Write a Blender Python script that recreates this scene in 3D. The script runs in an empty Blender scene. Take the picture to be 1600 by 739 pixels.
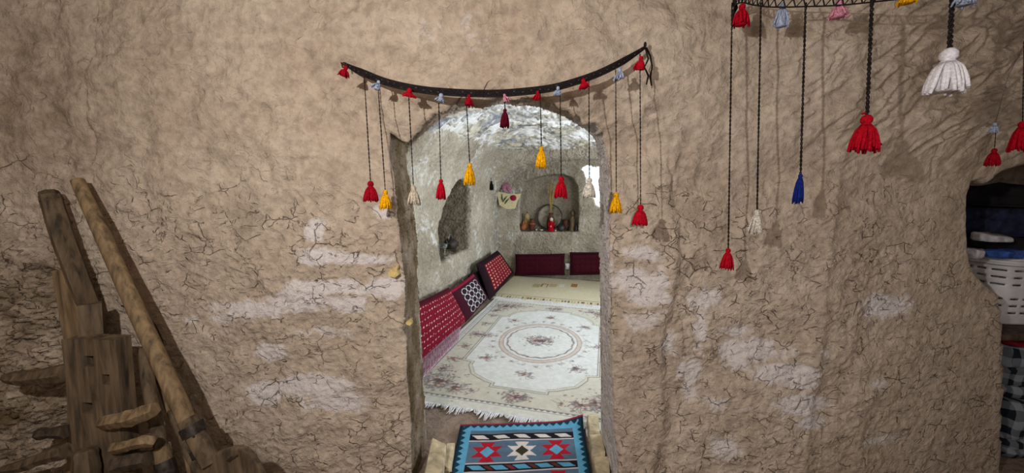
import bpy, math, random
import numpy as np
from mathutils import Vector, Matrix

random.seed(7); rng = np.random.default_rng(7)
scene = bpy.context.scene
C = scene.collection

# ---------------------------------------------------------------- camera
FPX, HY, ROLL, CZ, FZ, TH = 600.0, 302.0, 0.02, 1.55, 0.10, math.radians(13.5)
PITCH = math.atan((369.5-HY)/FPX)
cam_d = bpy.data.cameras.new('camera'); cam = bpy.data.objects.new('camera', cam_d); C.objects.link(cam)
cam_d.sensor_width = 36; cam_d.lens = 36*FPX/1600; cam_d.clip_start = 0.02
cam.matrix_world = Matrix.Translation((0, 0, CZ)) @ Matrix.Rotation(math.pi/2-PITCH, 4, 'X') @ Matrix.Rotation(ROLL, 4, 'Z')
scene.camera = cam
# ---------------------------------------------------------------- world, exposure, lights
vs = scene.view_settings
vs.view_transform = 'Standard'; vs.look = 'None'; vs.gamma = 1; vs.use_curve_mapping = False; vs.exposure = 0.0
w = bpy.data.worlds.new('world'); scene.world = w; w.use_nodes = True
w.node_tree.nodes['Background'].inputs[0].default_value = (0.80, 0.90, 1.0, 1)
w.node_tree.nodes['Background'].inputs[1].default_value = 1.6

def light(name, kind, loc, power, color, size=0.1, target=None, size_y=None, spread=None):
    d = bpy.data.lights.new(name, kind); d.energy = power; d.color = color
    if kind == 'AREA':
        d.size = size
        if size_y: d.shape = 'RECTANGLE'; d.size_y = size_y
        if spread: d.spread = spread
    else:
        d.shadow_soft_size = size
    o = bpy.data.objects.new(name, d); C.objects.link(o); o.location = loc
    if target is not None:
        o.rotation_euler = (Vector(target)-Vector(loc)).to_track_quat('-Z', 'Y').to_euler()
    return o
def rw(X, Y, Z=0.0):                       # inner-room coordinates -> world
    return (X*math.cos(TH)+Y*math.sin(TH), -X*math.sin(TH)+Y*math.cos(TH), Z)
light('lamp_light', 'POINT', (-0.60, 0.0, CZ+0.38), 100, (1.0, 0.95, 0.90), 0.015)
light('fill_light', 'AREA', (1.1, -1.7, 1.9), 9, (1.0, 0.96, 0.93), 1.2, (1.3, 1.7, 1.2), 1.2, math.radians(95))  # added fill light behind the viewer, brightens the right of the wall
light('side_window_daylight', 'AREA', rw(1.36, 3.2, 1.25), 95, (0.88, 0.94, 1.0), 0.9, rw(-0.6, 3.6, 2.3), 0.9)
light('bay_window_daylight', 'AREA', rw(0.45, 7.35, 2.25), 60, (0.88, 0.94, 1.0), 0.8, rw(-0.5, 5.6, 1.2))
light('far_side_daylight', 'AREA', rw(1.42, 5.0, 1.5), 50, (0.88, 0.94, 1.0), 0.8, rw(-1.0, 5.2, 1.2), 0.9)

# ---------------------------------------------------------------- projection helpers (lay things out on real planes)
def ray(x, y):
    a = x-800; b = 369.5-y
    c, s = math.cos(ROLL), math.sin(ROLL)
    a, b = a*c-b*s, a*s+b*c
    cp, sp = math.cos(PITCH), math.sin(PITCH)
    return np.array([a/FPX, cp+b/FPX*sp, -sp+b/FPX*cp])
def ray_room(x, y):
    d = ray(x, y)
    return np.array([d[0]*math.cos(TH)-d[1]*math.sin(TH), d[0]*math.sin(TH)+d[1]*math.cos(TH), d[2]])
def atY(x, y, Y):                          # world plane y = Y
    d = ray(x, y); t = Y/d[1]; return np.array([d[0]*t, Y, CZ+d[2]*t])
def rX(x, y, X):
    d = ray_room(x, y); t = X/d[0]; return np.array([X, d[1]*t, CZ+d[2]*t])
def rY(x, y, Y):
    d = ray_room(x, y); t = Y/d[1]; return np.array([d[0]*t, Y, CZ+d[2]*t])
def rplane(x, y, p0, n):
    d = ray_room(x, y); o = np.array([0, 0, CZ]); n = np.array(n, float)
    t = np.dot(np.array(p0, float)-o, n)/np.dot(d, n); return o+d*t
def rZ(x, y, z=FZ):
    d = ray_room(x, y); t = (z-CZ)/d[2]; return np.array([d[0]*t, d[1]*t, z])
def wZ(x, y, z=FZ):
    d = ray(x, y); t = (z-CZ)/d[2]; return np.array([d[0]*t, d[1]*t, z])

# ---------------------------------------------------------------- noise
_perm = np.random.default_rng(3).permutation(256); _perm = np.concatenate([_perm, _perm, _perm])
_ga = np.random.default_rng(5).uniform(0, 2*np.pi, 256); _gx, _gy = np.cos(_ga), np.sin(_ga)
def perlin(x, y):
    xi = np.floor(x).astype(int); yi = np.floor(y).astype(int); xf = x-xi; yf = y-yi
    u = xf*xf*xf*(xf*(xf*6-15)+10); v = yf*yf*yf*(yf*(yf*6-15)+10)
    def g(ix, iy, fx, fy):
        h = _perm[_perm[ix & 255]+(iy & 255)]; return _gx[h]*fx+_gy[h]*fy
    a = g(xi, yi, xf, yf); b = g(xi+1, yi, xf-1, yf); c = g(xi, yi+1, xf, yf-1); d = g(xi+1, yi+1, xf-1, yf-1)
    return (a+u*(b-a))*(1-v)+(c+u*(d-c))*v
def fbm(x, y, o=4, s=1.0, g=0.5):
    t = 0; a = 1
    for i in range(o):
        t = t+a*perlin(x*s+17.3*i, y*s-9.1*i); s *= 2.03; a *= g
    return t
def sstep(a, b, x):
    t = np.clip((x-a)/(b-a), 0, 1); return t*t*(3-2*t)

# ---------------------------------------------------------------- materials
def lin(c):
    return tuple((v/255/12.92 if v/255 <= 0.04045 else ((v/255+0.055)/1.055)**2.4) for v in c)
def newmat(name):
    m = bpy.data.materials.new(name); m.use_nodes = True; nt = m.node_tree
    b = nt.nodes['Principled BSDF']; b.inputs['Specular IOR Level'].default_value = 0.25
    return m, nt, b
def nd(nt, t, **k):
    n = nt.nodes.new(t)
    for a, v in k.items(): setattr(n, a, v)
    return n
def noise(nt, vec, scale, detail=4, rough=0.55, dist=0.0):
    n = nd(nt, 'ShaderNodeTexNoise'); n.inputs['Scale'].default_value = scale; n.inputs['Detail'].default_value = detail
    n.inputs['Roughness'].default_value = rough; n.inputs['Distortion'].default_value = dist
    nt.links.new(vec, n.inputs['Vector']); return n.outputs['Fac']
def math_(nt, op, a, b=None, c=None):
    n = nd(nt, 'ShaderNodeMath', operation=op)
    for i, v in enumerate((a, b, c)):
        if v is None: continue
        if isinstance(v, (int, float)): n.inputs[i].default_value = v
        else: nt.links.new(v, n.inputs[i])
    return n.outputs[0]
def ramp(nt, fac, stops):
    n = nd(nt, 'ShaderNodeValToRGB'); e = n.color_ramp.elements
    while len(e) < len(stops): e.new(0.5)
    for i, (p, c) in enumerate(stops):
        e[i].position = p; e[i].color = (*c, 1) if len(c) == 3 else c
    nt.links.new(fac, n.inputs[0]); return n.outputs[0]
def mixc(nt, fac, a, b, bt='MIX'):
    n = nd(nt, 'ShaderNodeMix', data_type='RGBA', blend_type=bt)
    for i, v in ((0, fac), (6, a), (7, b)):
        if isinstance(v, (int, float)): n.inputs[i].default_value = v
        elif isinstance(v, tuple): n.inputs[i].default_value = (*v, 1)
        else: nt.links.new(v, n.inputs[i])
    return n.outputs[2]
def bump(nt, h, dist, strength, prev=None):
    n = nd(nt, 'ShaderNodeBump'); n.inputs['Distance'].default_value = dist; n.inputs['Strength'].default_value = strength
    nt.links.new(h, n.inputs['Height'])
    if prev: nt.links.new(prev, n.inputs['Normal'])
    return n.outputs[0]

def earth(name, light_c, dark_c, salt_lit_c=(196, 188, 184), stain_shade_c=(98, 82, 60), crack=1.0, pebble=0.0, blue=0.0):
    """mud plaster / soft rock; the mesh attribute mask carries salt and painted jamb light (R), stain and painted shade (G), cracked-plaster amount (B)"""
    m, nt, b = newmat(name)
    v = nd(nt, 'ShaderNodeTexCoord').outputs['Object']
    at = nd(nt, 'ShaderNodeAttribute', attribute_name='mask'); sep = nd(nt, 'ShaderNodeSeparateColor'); nt.links.new(at.outputs['Color'], sep.inputs[0])
    R, G, B = sep.outputs
    big = noise(nt, v, 1.6, 5, 0.6, 0.6); fine = noise(nt, v, 26, 6, 0.62); med = noise(nt, v, 7, 5, 0.6, 0.8)
    col = mixc(nt, ramp(nt, big, [(0.3, (0, 0, 0)), (0.7, (1, 1, 1))]), lin(dark_c), lin(light_c))
    col = mixc(nt, math_(nt, 'MULTIPLY', ramp(nt, med, [(0.35, (1, 1, 1)), (0.55, (0, 0, 0))]), 0.35), col, lin(dark_c))
    col = mixc(nt, G, col, lin(stain_shade_c))
    grit = ramp(nt, fine, [(0.3, (0.72, 0.72, 0.72)), (0.62, (1.1, 1.1, 1.1))])
    col = mixc(nt, 1.0, col, grit, 'MULTIPLY')
    if blue:
        bn = noise(nt, v, 1.9, 6, 0.66, 2.2)
        col = mixc(nt, math_(nt, 'MULTIPLY', ramp(nt, bn, [(0.5, (0, 0, 0)), (0.6, (1, 1, 1))]), blue), col, lin((112, 118, 138)))
    sn = noise(nt, v, 14, 6, 0.7, 0.5)
    sf = math_(nt, 'MULTIPLY', ramp(nt, math_(nt, 'ADD', math_(nt, 'MULTIPLY', sn, 0.9), math_(nt, 'MULTIPLY', R, 0.55)), [(0.60, (0, 0, 0)), (0.76, (1, 1, 1))]), 0.92)
    sf = math_(nt, 'MULTIPLY', sf, math_(nt, 'MINIMUM', math_(nt, 'MULTIPLY', R, 4), 1.0))
    col = mixc(nt, sf, col, lin(salt_lit_c))
    # cracks: iso-lines of warped noise, broken up by a second noise
    wv = nd(nt, 'ShaderNodeTexNoise'); wv.inputs['Scale'].default_value = 9; wv.inputs['Detail'].default_value = 3; nt.links.new(v, wv.inputs['Vector'])
    ad = nd(nt, 'ShaderNodeVectorMath', operation='MULTIPLY_ADD'); nt.links.new(wv.outputs['Color'], ad.inputs[0]); ad.inputs[1].default_value = (0.07,)*3; nt.links.new(v, ad.inputs[2])
    mp = nd(nt, 'ShaderNodeMapping'); mp.inputs['Scale'].default_value = (1, 1, 1.35); nt.links.new(ad.outputs[0], mp.inputs[0])
    def iso(scale, dist, width, brk_scale, lo, vec):
        t = nd(nt, 'ShaderNodeTexNoise'); t.inputs['Scale'].default_value = scale; t.inputs['Detail'].default_value = 3; t.inputs['Roughness'].default_value = 0.45; t.inputs['Distortion'].default_value = dist
        nt.links.new(vec, t.inputs['Vector'])
        d = math_(nt, 'ABSOLUTE', math_(nt, 'SUBTRACT', t.outputs['Fac'], 0.5))
        l = ramp(nt, d, [(0.0, (1, 1, 1)), (width, (0, 0, 0))])
        return math_(nt, 'MULTIPLY', l, ramp(nt, noise(nt, v, brk_scale, 2, 0.5), [(lo, (0, 0, 0)), (lo+0.08, (1, 1, 1))]))
    vo = nd(nt, 'ShaderNodeTexVoronoi', feature='DISTANCE_TO_EDGE'); vo.inputs['Scale'].default_value = 12; nt.links.new(mp.outputs[0], vo.inputs['Vector'])
    vc = math_(nt, 'MULTIPLY', ramp(nt, vo.outputs[0], [(0.0, (1, 1, 1)), (0.032, (0, 0, 0))]), ramp(nt, noise(nt, v, 15, 2, 0.5), [(0.52, (0, 0, 0)), (0.60, (1, 1, 1))]))
    c1 = math_(nt, 'MULTIPLY', math_(nt, 'MAXIMUM', iso(13, 0.7, 0.011, 19, 0.56, mp.outputs[0]), vc), B)
    vo2 = nd(nt, 'ShaderNodeTexVoronoi', feature='DISTANCE_TO_EDGE'); vo2.inputs['Scale'].default_value = 3.0; nt.links.new(ad.outputs[0], vo2.inputs['Vector'])
    brk2 = ramp(nt, noise(nt, v, 3.2, 3, 0.6), [(0.60, (0, 0, 0)), (0.66, (1, 1, 1))])
    c2 = math_(nt, 'MULTIPLY', math_(nt, 'MULTIPLY', ramp(nt, vo2.outputs[0], [(0.0, (1, 1, 1)), (0.010, (0, 0, 0))]), brk2), 0.8)
    cr = math_(nt, 'MULTIPLY', math_(nt, 'MAXIMUM', c1, c2), crack)
    col = mixc(nt, math_(nt, 'MULTIPLY', cr, 0.38), col, lin((96, 78, 64)))
    nt.links.new(col, b.inputs['Base Color']); b.inputs['Roughness'].default_value = 0.95; b.inputs['Specular IOR Level'].default_value = 0.1
    # terraced flakes
    tn = nd(nt, 'ShaderNodeTexNoise'); tn.inputs['Scale'].default_value = 11; tn.inputs['Detail'].default_value = 4; tn.inputs['Distortion'].default_value = 1.2; nt.links.new(mp.outputs[0], tn.inputs['Vector'])
    fr = math_(nt, 'FRACT', math_(nt, 'MULTIPLY', tn.outputs['Fac'], 5.0))
    fl = math_(nt, 'MULTIPLY', fr, math_(nt, 'ADD', math_(nt, 'MULTIPLY', B, 0.75), 0.25))
    nrm = bump(nt, fine, 0.02, 0.7, bump(nt, med, 0.03, 0.6))
    nrm = bump(nt, fl, 0.006, 0.6*crack+0.1, nrm)
    nrm = bump(nt, math_(nt, 'SUBTRACT', 1.0, cr), 0.012, 0.9, nrm)
    if pebble:
        pv = nd(nt, 'ShaderNodeTexVoronoi', feature='SMOOTH_F1'); pv.inputs['Scale'].default_value = 34; nt.links.new(ad.outputs[0], pv.inputs['Vector'])
        nrm = bump(nt, math_(nt, 'SUBTRACT', 1.0, pv.outputs[0]), 0.02*pebble, 0.8, nrm)
    nt.links.new(nrm, b.inputs['Normal'])
    return m

def simple(name, rgb, rough=0.8, var=0.25, scale=30, bmp=0.3, bd=0.004, metal=0.0, stretch=None, spec=None, sheen=0):
    m, nt, b = newmat(name)
    v = nd(nt, 'ShaderNodeTexCoord').outputs['Object']
    if stretch:
        mp = nd(nt, 'ShaderNodeMapping'); mp.inputs['Scale'].default_value = stretch; nt.links.new(v, mp.inputs[0]); v = mp.outputs[0]
    n = noise(nt, v, scale, 5, 0.6, 0.4)
    d = tuple(max(0, c*(1-var*1.6)) for c in rgb)
    l = tuple(min(255, c*(1+var*0.5)) for c in rgb)
    nt.links.new(ramp(nt, n, [(0.3, lin(d)), (0.7, lin(l))]), b.inputs['Base Color'])
    b.inputs['Roughness'].default_value = rough; b.inputs['Metallic'].default_value = metal
    if spec is not None: b.inputs['Specular IOR Level'].default_value = spec
    if sheen: b.inputs['Sheen Weight'].default_value = sheen
    if bmp: nt.links.new(bump(nt, n, bd, bmp), b.inputs['Normal'])
    return m
def painted(name, rough=0.9, weave=500, bd=0.001, mottle=0.15):
    """cloth whose woven design is stored in the mesh colour attribute 'design'"""
    m, nt, b = newmat(name)
    at = nd(nt, 'ShaderNodeAttribute', attribute_name='design')
    v = nd(nt, 'ShaderNodeTexCoord').outputs['Object']
    n = noise(nt, v, 25, 5, 0.7); n2 = noise(nt, v, weave, 2, 0.5)
    col = mixc(nt, 1.0, at.outputs['Color'], ramp(nt, n, [(0.3, (1-mottle,)*3), (0.7, (1+mottle*0.4,)*3)]), 'MULTIPLY')
    nt.links.new(col, b.inputs['Base Color']); b.inputs['Roughness'].default_value = rough; b.inputs['Specular IOR Level'].default_value = 0.1
    nt.links.new(bump(nt, n, 0.01, 0.25, bump(nt, n2, bd, 0.5)), b.inputs['Normal'])
    return m

M = {}
M['wall'] = earth('mud_plaster', (192, 178, 162), (168, 151, 134), salt_lit_c=(206, 200, 199))
M['inner'] = earth('straw_plaster', (182, 176, 160), (152, 144, 128), salt_lit_c=(200, 200, 196), crack=0.25, pebble=1.0)
M['ceil'] = earth('pale_rock', (214, 210, 196), (178, 170, 148), salt_lit_c=(222, 222, 220), crack=0.8, blue=0.8)
M['floor'] = earth('earth_floor', (150, 134, 122), (128, 110, 98), crack=0.3)
M['wood'] = simple('aged_wood', (94, 79, 62), 0.8, 0.35, 9, 0.5, 0.006, stretch=(4, 4, 0.5))
M['woodl'] = simple('pale_wood', (122, 102, 76), 0.75, 0.28, 9, 0.4, 0.004, stretch=(5, 5, 0.5))
M['woodd'] = simple('dark_wood', (78, 66, 54), 0.85, 0.35, 9, 0.5, 0.006, stretch=(4, 4, 0.5))
M['iron'] = simple('rusty_iron', (62, 56, 52), 0.6, 0.4, 40, 0.3, 0.002, 0.6)
M['stone'] = simple('cream_stone', (196, 182, 152), 0.9, 0.18, 14, 0.5, 0.01)
M['chip'] = simple('fresh_plaster_chip', (206, 180, 120), 0.9, 0.15, 30, 0.4, 0.004)
for k, c in dict(red=(176, 14, 34), darkred=(86, 10, 30), crimson=(150, 10, 30), yellow=(226, 164, 18), white=(206, 200, 190), offwhite=(190, 178, 160), blue=(24, 42, 120),
                 pale=(160, 172, 196), pink=(206, 140, 160), black=(26, 24, 26), brown=(70, 50, 38)).items():
    M['y_'+k] = simple('yarn_'+k, c, 0.95, 0.22, 160, 0.3, 0.001, spec=0.05)
M['y_bright'] = simple('yarn_bright_white', (226, 224, 230), 0.95, 0.12, 160, 0.3, 0.001, spec=0.05)
M['cord'] = simple('black_cord', (38, 34, 34), 0.9, 0.5, 220, 0.4, 0.001, spec=0.1)
M['cordl'] = simple('grey_fleck_thread', (104, 98, 96), 0.9, 0.3, 200, 0.2, 0.001)
M['design'] = painted('woven_design'); M['pile'] = painted('rug_pile', weave=380, bd=0.002)
M['fringe'] = simple('white_fringe', (222, 222, 226), 0.9, 0.12, 60, 0.2)
M['clay'] = simple('clay', (166, 96, 58), 0.7, 0.3, 14, 0.2)
M['clayd'] = simple('dark_clay', (92, 52, 36), 0.6, 0.35, 14, 0.2)
M['tan'] = simple('tan_gourd', (178, 150, 104), 0.6, 0.25, 14, 0.2)
M['reed'] = simple('dry_reed', (176, 146, 84), 0.9, 0.3, 60, 0.2)
M['glaze'] = simple('white_glaze', (206, 202, 192), 0.35, 0.1, 10, 0.05, spec=0.5)
M['tray'] = simple('dull_tin', (134, 128, 112), 0.5, 0.25, 12, 0.1, 0.002, 0.4)
M['potb'] = simple('blackened_pot', (44, 42, 42), 0.5, 0.3, 12, 0.1, spec=0.5)
M['silver'] = simple('silver_metal', (170, 172, 178), 0.3, 0.15, 12, 0.1, 0.001, 0.8)
M['skin'] = simple('doll_cloth_skin', (208, 170, 140), 0.8, 0.1, 12, 0.1)
M['plastic'] = simple('white_plastic', (206, 204, 206), 0.45, 0.05, 8, 0.02, spec=0.4)
M['felt'] = simple('cream_felt', (214, 202, 160), 0.95, 0.1, 60, 0.3)
M['mauve'] = simple('mauve_cloth', (164, 112, 130), 0.9, 0.25, 40, 0.3)
M['leaf'] = simple('green_felt', (64, 80, 60), 0.9, 0.2, 60, 0.2)
M['magenta'] = simple('magenta_felt', (150, 20, 62), 0.9, 0.2, 60, 0.2)
M['navy'] = simple('navy_bedding', (30, 34, 58), 0.9, 0.6, 22, 0.5, 0.01)
M['nblack'] = simple('black_bedding', (26, 22, 26), 0.9, 0.4, 14, 0.5, 0.01)
M['bcloth'] = simple('blue_cloth', (52, 84, 156), 0.8, 0.4, 30, 0.4, 0.005)
M['wcloth'] = simple('white_cloth', (190, 188, 196), 0.8, 0.2, 30, 0.4, 0.005)
M['rcloth'] = simple('red_cloth', (140, 22, 34), 0.8, 0.3, 30, 0.4, 0.005)
def glassmat():
    m, nt, b = newmat('bottle_glass'); b.inputs['Transmission Weight'].default_value = 0.9; b.inputs['Roughness'].default_value = 0.08
    b.inputs['Base Color'].default_value = (0.75, 0.82, 0.8, 1); b.inputs['Specular IOR Level'].default_value = 0.5; return m
M['glass'] = glassmat()

# ---------------------------------------------------------------- mesh helpers
class MB:
    def __init__(s): s.v = []; s.f = []; s.col = None
    def add(s, vs, fs):
        o = len(s.v); s.v += [tuple(map(float, p)) for p in vs]; s.f += [tuple(i+o for i in f) for f in fs]
    def box(s, c, size, rot=None, jit=0.0, bev=0.0):
        sx, sy, sz = (q/2 for q in size)
        if bev:
            # chamfered box: three nested loops
            b = min(bev, sx*0.9, sy*0.9, sz*0.9); vs = []
            for z, k in ((-sz, b), (-sz+b, 0), (sz-b, 0), (sz, b)):
                X, Y = sx-k, sy-k
                vs += [(-X+b, -Y, z), (X-b, -Y, z), (X, -Y+b, z), (X, Y-b, z), (X-b, Y, z), (-X+b, Y, z), (-X, Y-b, z), (-X, -Y+b, z)]
            fs = [tuple(range(7, -1, -1)), tuple(range(24, 32))]
            for k in range(3):
                for i in range(8): fs.append((k*8+i, k*8+(i+1) % 8, k*8+8+(i+1) % 8, k*8+8+i))
        else:
            vs = [(x, y, z) for z in (-sz, sz) for x, y in ((-sx, -sy), (sx, -sy), (sx, sy), (-sx, sy))]
            fs = [(3, 2, 1, 0), (4, 5, 6, 7), (0, 1, 5, 4), (1, 2, 6, 5), (2, 3, 7, 6), (3, 0, 4, 7)]
        R = rot if rot is not None else Matrix.Identity(3); c = Vector(c)
        s.add([(R @ Vector((p[0]+random.uniform(-jit, jit), p[1]+random.uniform(-jit, jit), p[2]+random.uniform(-jit, jit))))+c for p in vs], fs)
    def tube(s, pts, rad, n=8, cap=True, flat=1.0, up=None):
        pts = [Vector(p) for p in pts]; m = len(pts)
        rad = rad if hasattr(rad, '__len__') else [rad]*m
        T = [(pts[min(i+1, m-1)]-pts[max(i-1, 0)]).normalized() for i in range(m)]
        U = Vector(up) if up else (Vector((0, 0, 1)) if abs(T[0].z) < 0.9 else Vector((1, 0, 0)))
        vs = []
        for i in range(m):
            a = T[i].cross(U); 
            if a.length < 1e-6: a = T[i].cross(Vector((0.3, 1, 0.2)))
            a.normalize(); b = a.cross(T[i]).normalized()
            if not up: U = b
            for k in range(n):
                t = 2*math.pi*k/n; vs.append(pts[i]+a*(math.cos(t)*rad[i]*flat)+b*(math.sin(t)*rad[i]))
        fs = [(i*n+k, i*n+(k+1) % n, (i+1)*n+(k+1) % n, (i+1)*n+k) for i in range(m-1) for k in range(n)]
        if cap: fs += [tuple(range(n-1, -1, -1)), tuple(range((m-1)*n, m*n))]
        s.add(vs, fs)
    def lathe(s, prof, c=(0, 0, 0), n=20, R=None):
        vs = []; c = Vector(c)
        for r, z in prof:
            for k in range(n):
                t = 2*math.pi*k/n; p = Vector((r*math.cos(t), r*math.sin(t), z)); p = R @ p if R is not None else p; vs.append(p+c)
        m = len(prof)
        fs = [(i*n+k, i*n+(k+1) % n, (i+1)*n+(k+1) % n, (i+1)*n+k) for i in range(m-1) for k in range(n)]
        fs += [tuple(range(n-1, -1, -1)), tuple(range((m-1)*n, m*n))]
        s.add(vs, fs)
    def ball(s, c, r, n=10, sc=(1, 1, 1)):
        c = Vector(c); vs = []; m = max(4, n//2+1)
        for i in range(m+1):
            ph = math.pi*i/m
            for k in range(n):
                t = 2*math.pi*k/n; vs.append(c+Vector((r*sc[0]*math.sin(ph)*math.cos(t), r*sc[1]*math.sin(ph)*math.sin(t), -r*sc[2]*math.cos(ph))))
        s.add(vs, [(i*n+k, i*n+(k+1) % n, (i+1)*n+(k+1) % n, (i+1)*n+k) for i in range(m) for k in range(n)])
    def prism(s, poly, y0, y1, R=None, c=(0, 0, 0)):     # poly in local x,z ; extruded along y
        n = len(poly); c = Vector(c); R = R if R is not None else Matrix.Identity(3)
        vs = [R @ Vector((x, y0, z))+c for x, z in poly]+[R @ Vector((x, y1, z))+c for x, z in poly]
        s.add(vs, [tuple(range(n)), tuple(range(2*n-1, n-1, -1))]+[((i+1) % n, i, n+i, n+(i+1) % n) for i in range(n)])

def link(name, mesh, mat, parent=None, smooth=True):
    o = bpy.data.objects.new(name, mesh); C.objects.link(o)
    if mat: mesh.materials.append(mat)
    if smooth: mesh.polygons.foreach_set('use_smooth', [True]*len(mesh.polygons))
    if parent: o.parent = parent
    return o
def obj(name, mb, mat, parent=None, smooth=True, origin=None, angle=None):
    me = bpy.data.meshes.new(name); off = Vector((0, 0, 0))
    if origin is not None: off = Vector(origin)
    me.from_pydata([tuple(Vector(p)-off) for p in mb.v], [], mb.f); me.update()
    o = link(name, me, mat, parent, smooth)
    if origin is not None:
        o.location = off
    if angle:
        md = o.modifiers.new('edge', 'EDGE_SPLIT'); md.split_angle = math.radians(angle)
    return o
def thing(name, label, cat, loc=(0, 0, 0), rot=0.0, group=None):
    o = bpy.data.objects.new(name, None); C.objects.link(o); o.location = loc; o.rotation_euler = (0, 0, rot)
    o.empty_display_size = 0.05
    o['label'] = label; o['category'] = cat
    if group: o['group'] = group
    return o
def tag(o, label, cat, group=None):
    o['label'] = label; o['category'] = cat
    if group: o['group'] = group
    return o
def grid_mesh(name, P, cols=None, closed_back=None):
    """P: (nv,nu,3) array -> mesh, optional colours (nv,nu,3) linear"""
    nv, nu = P.shape[:2]
    idx = np.arange(nv*nu).reshape(nv, nu)
    F = np.stack([idx[:-1, :-1], idx[:-1, 1:], idx[1:, 1:], idx[1:, :-1]], -1).reshape(-1, 4)
    return raw_mesh(name, P.reshape(-1, 3), F, cols.reshape(-1, 3) if cols is not None else None)
def raw_mesh(name, V, F, cols=None, attr='design'):
    me = bpy.data.meshes.new(name); V = np.ascontiguousarray(V, dtype=np.float32); F = np.ascontiguousarray(F, dtype=np.int32)
    me.vertices.add(len(V)); me.vertices.foreach_set('co', V.ravel())
    me.loops.add(F.size); me.loops.foreach_set('vertex_index', F.ravel())
    me.polygons.add(len(F)); me.polygons.foreach_set('loop_start', np.arange(0, F.size, 4, dtype=np.int32))
    me.update(calc_edges=True); me.validate()
    if cols is not None:
        a = me.color_attributes.new(attr, 'FLOAT_COLOR', 'POINT')
        cc = np.ones((len(V), 4), np.float32); cc[:, :3] = cols; a.data.foreach_set('color', cc.ravel())
    return me

# ---------------------------------------------------------------- sheets with openings
def seg_dist(px, py, poly):
    """distance, nearest segment, fraction, and inside flag to closed polygon"""
    n = len(poly); best = np.full(px.shape, 1e9); bs = np.zeros(px.shape, int); bt = np.zeros(px.shape); ins = np.zeros(px.shape, bool)
    for i in range(n):
        ax, ay = poly[i]; bx, by = poly[(i+1) % n]; dx, dy = bx-ax, by-ay; L = dx*dx+dy*dy+1e-12
        t = np.clip(((px-ax)*dx+(py-ay)*dy)/L, 0, 1); d = np.hypot(px-ax-t*dx, py-ay-t*dy)
        k = d < best; best = np.where(k, d, best); bs = np.where(k, i, bs); bt = np.where(k, t, bt)
        c = ((ay > py) != (by > py)) & (px < (bx-ax)*(py-ay)/(by-ay+1e-12)+ax); ins ^= c
    return best, bs, bt, ins
def densify(poly, n=3):
    """Catmull-Rom smoothing of a closed polygon"""
    out = []; m = len(poly); P = [np.array(p, float) for p in poly]
    for i in range(m):
        a, b, c, d = P[i-1], P[i], P[(i+1) % m], P[(i+2) % m]
        for k in range(n):
            t = k/n; out.append(0.5*((2*b)+(-a+c)*t+(2*a-5*b+4*c-d)*t*t+(-a+3*b-3*c+d)*t**3))
    return [tuple(p) for p in out]
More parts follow.
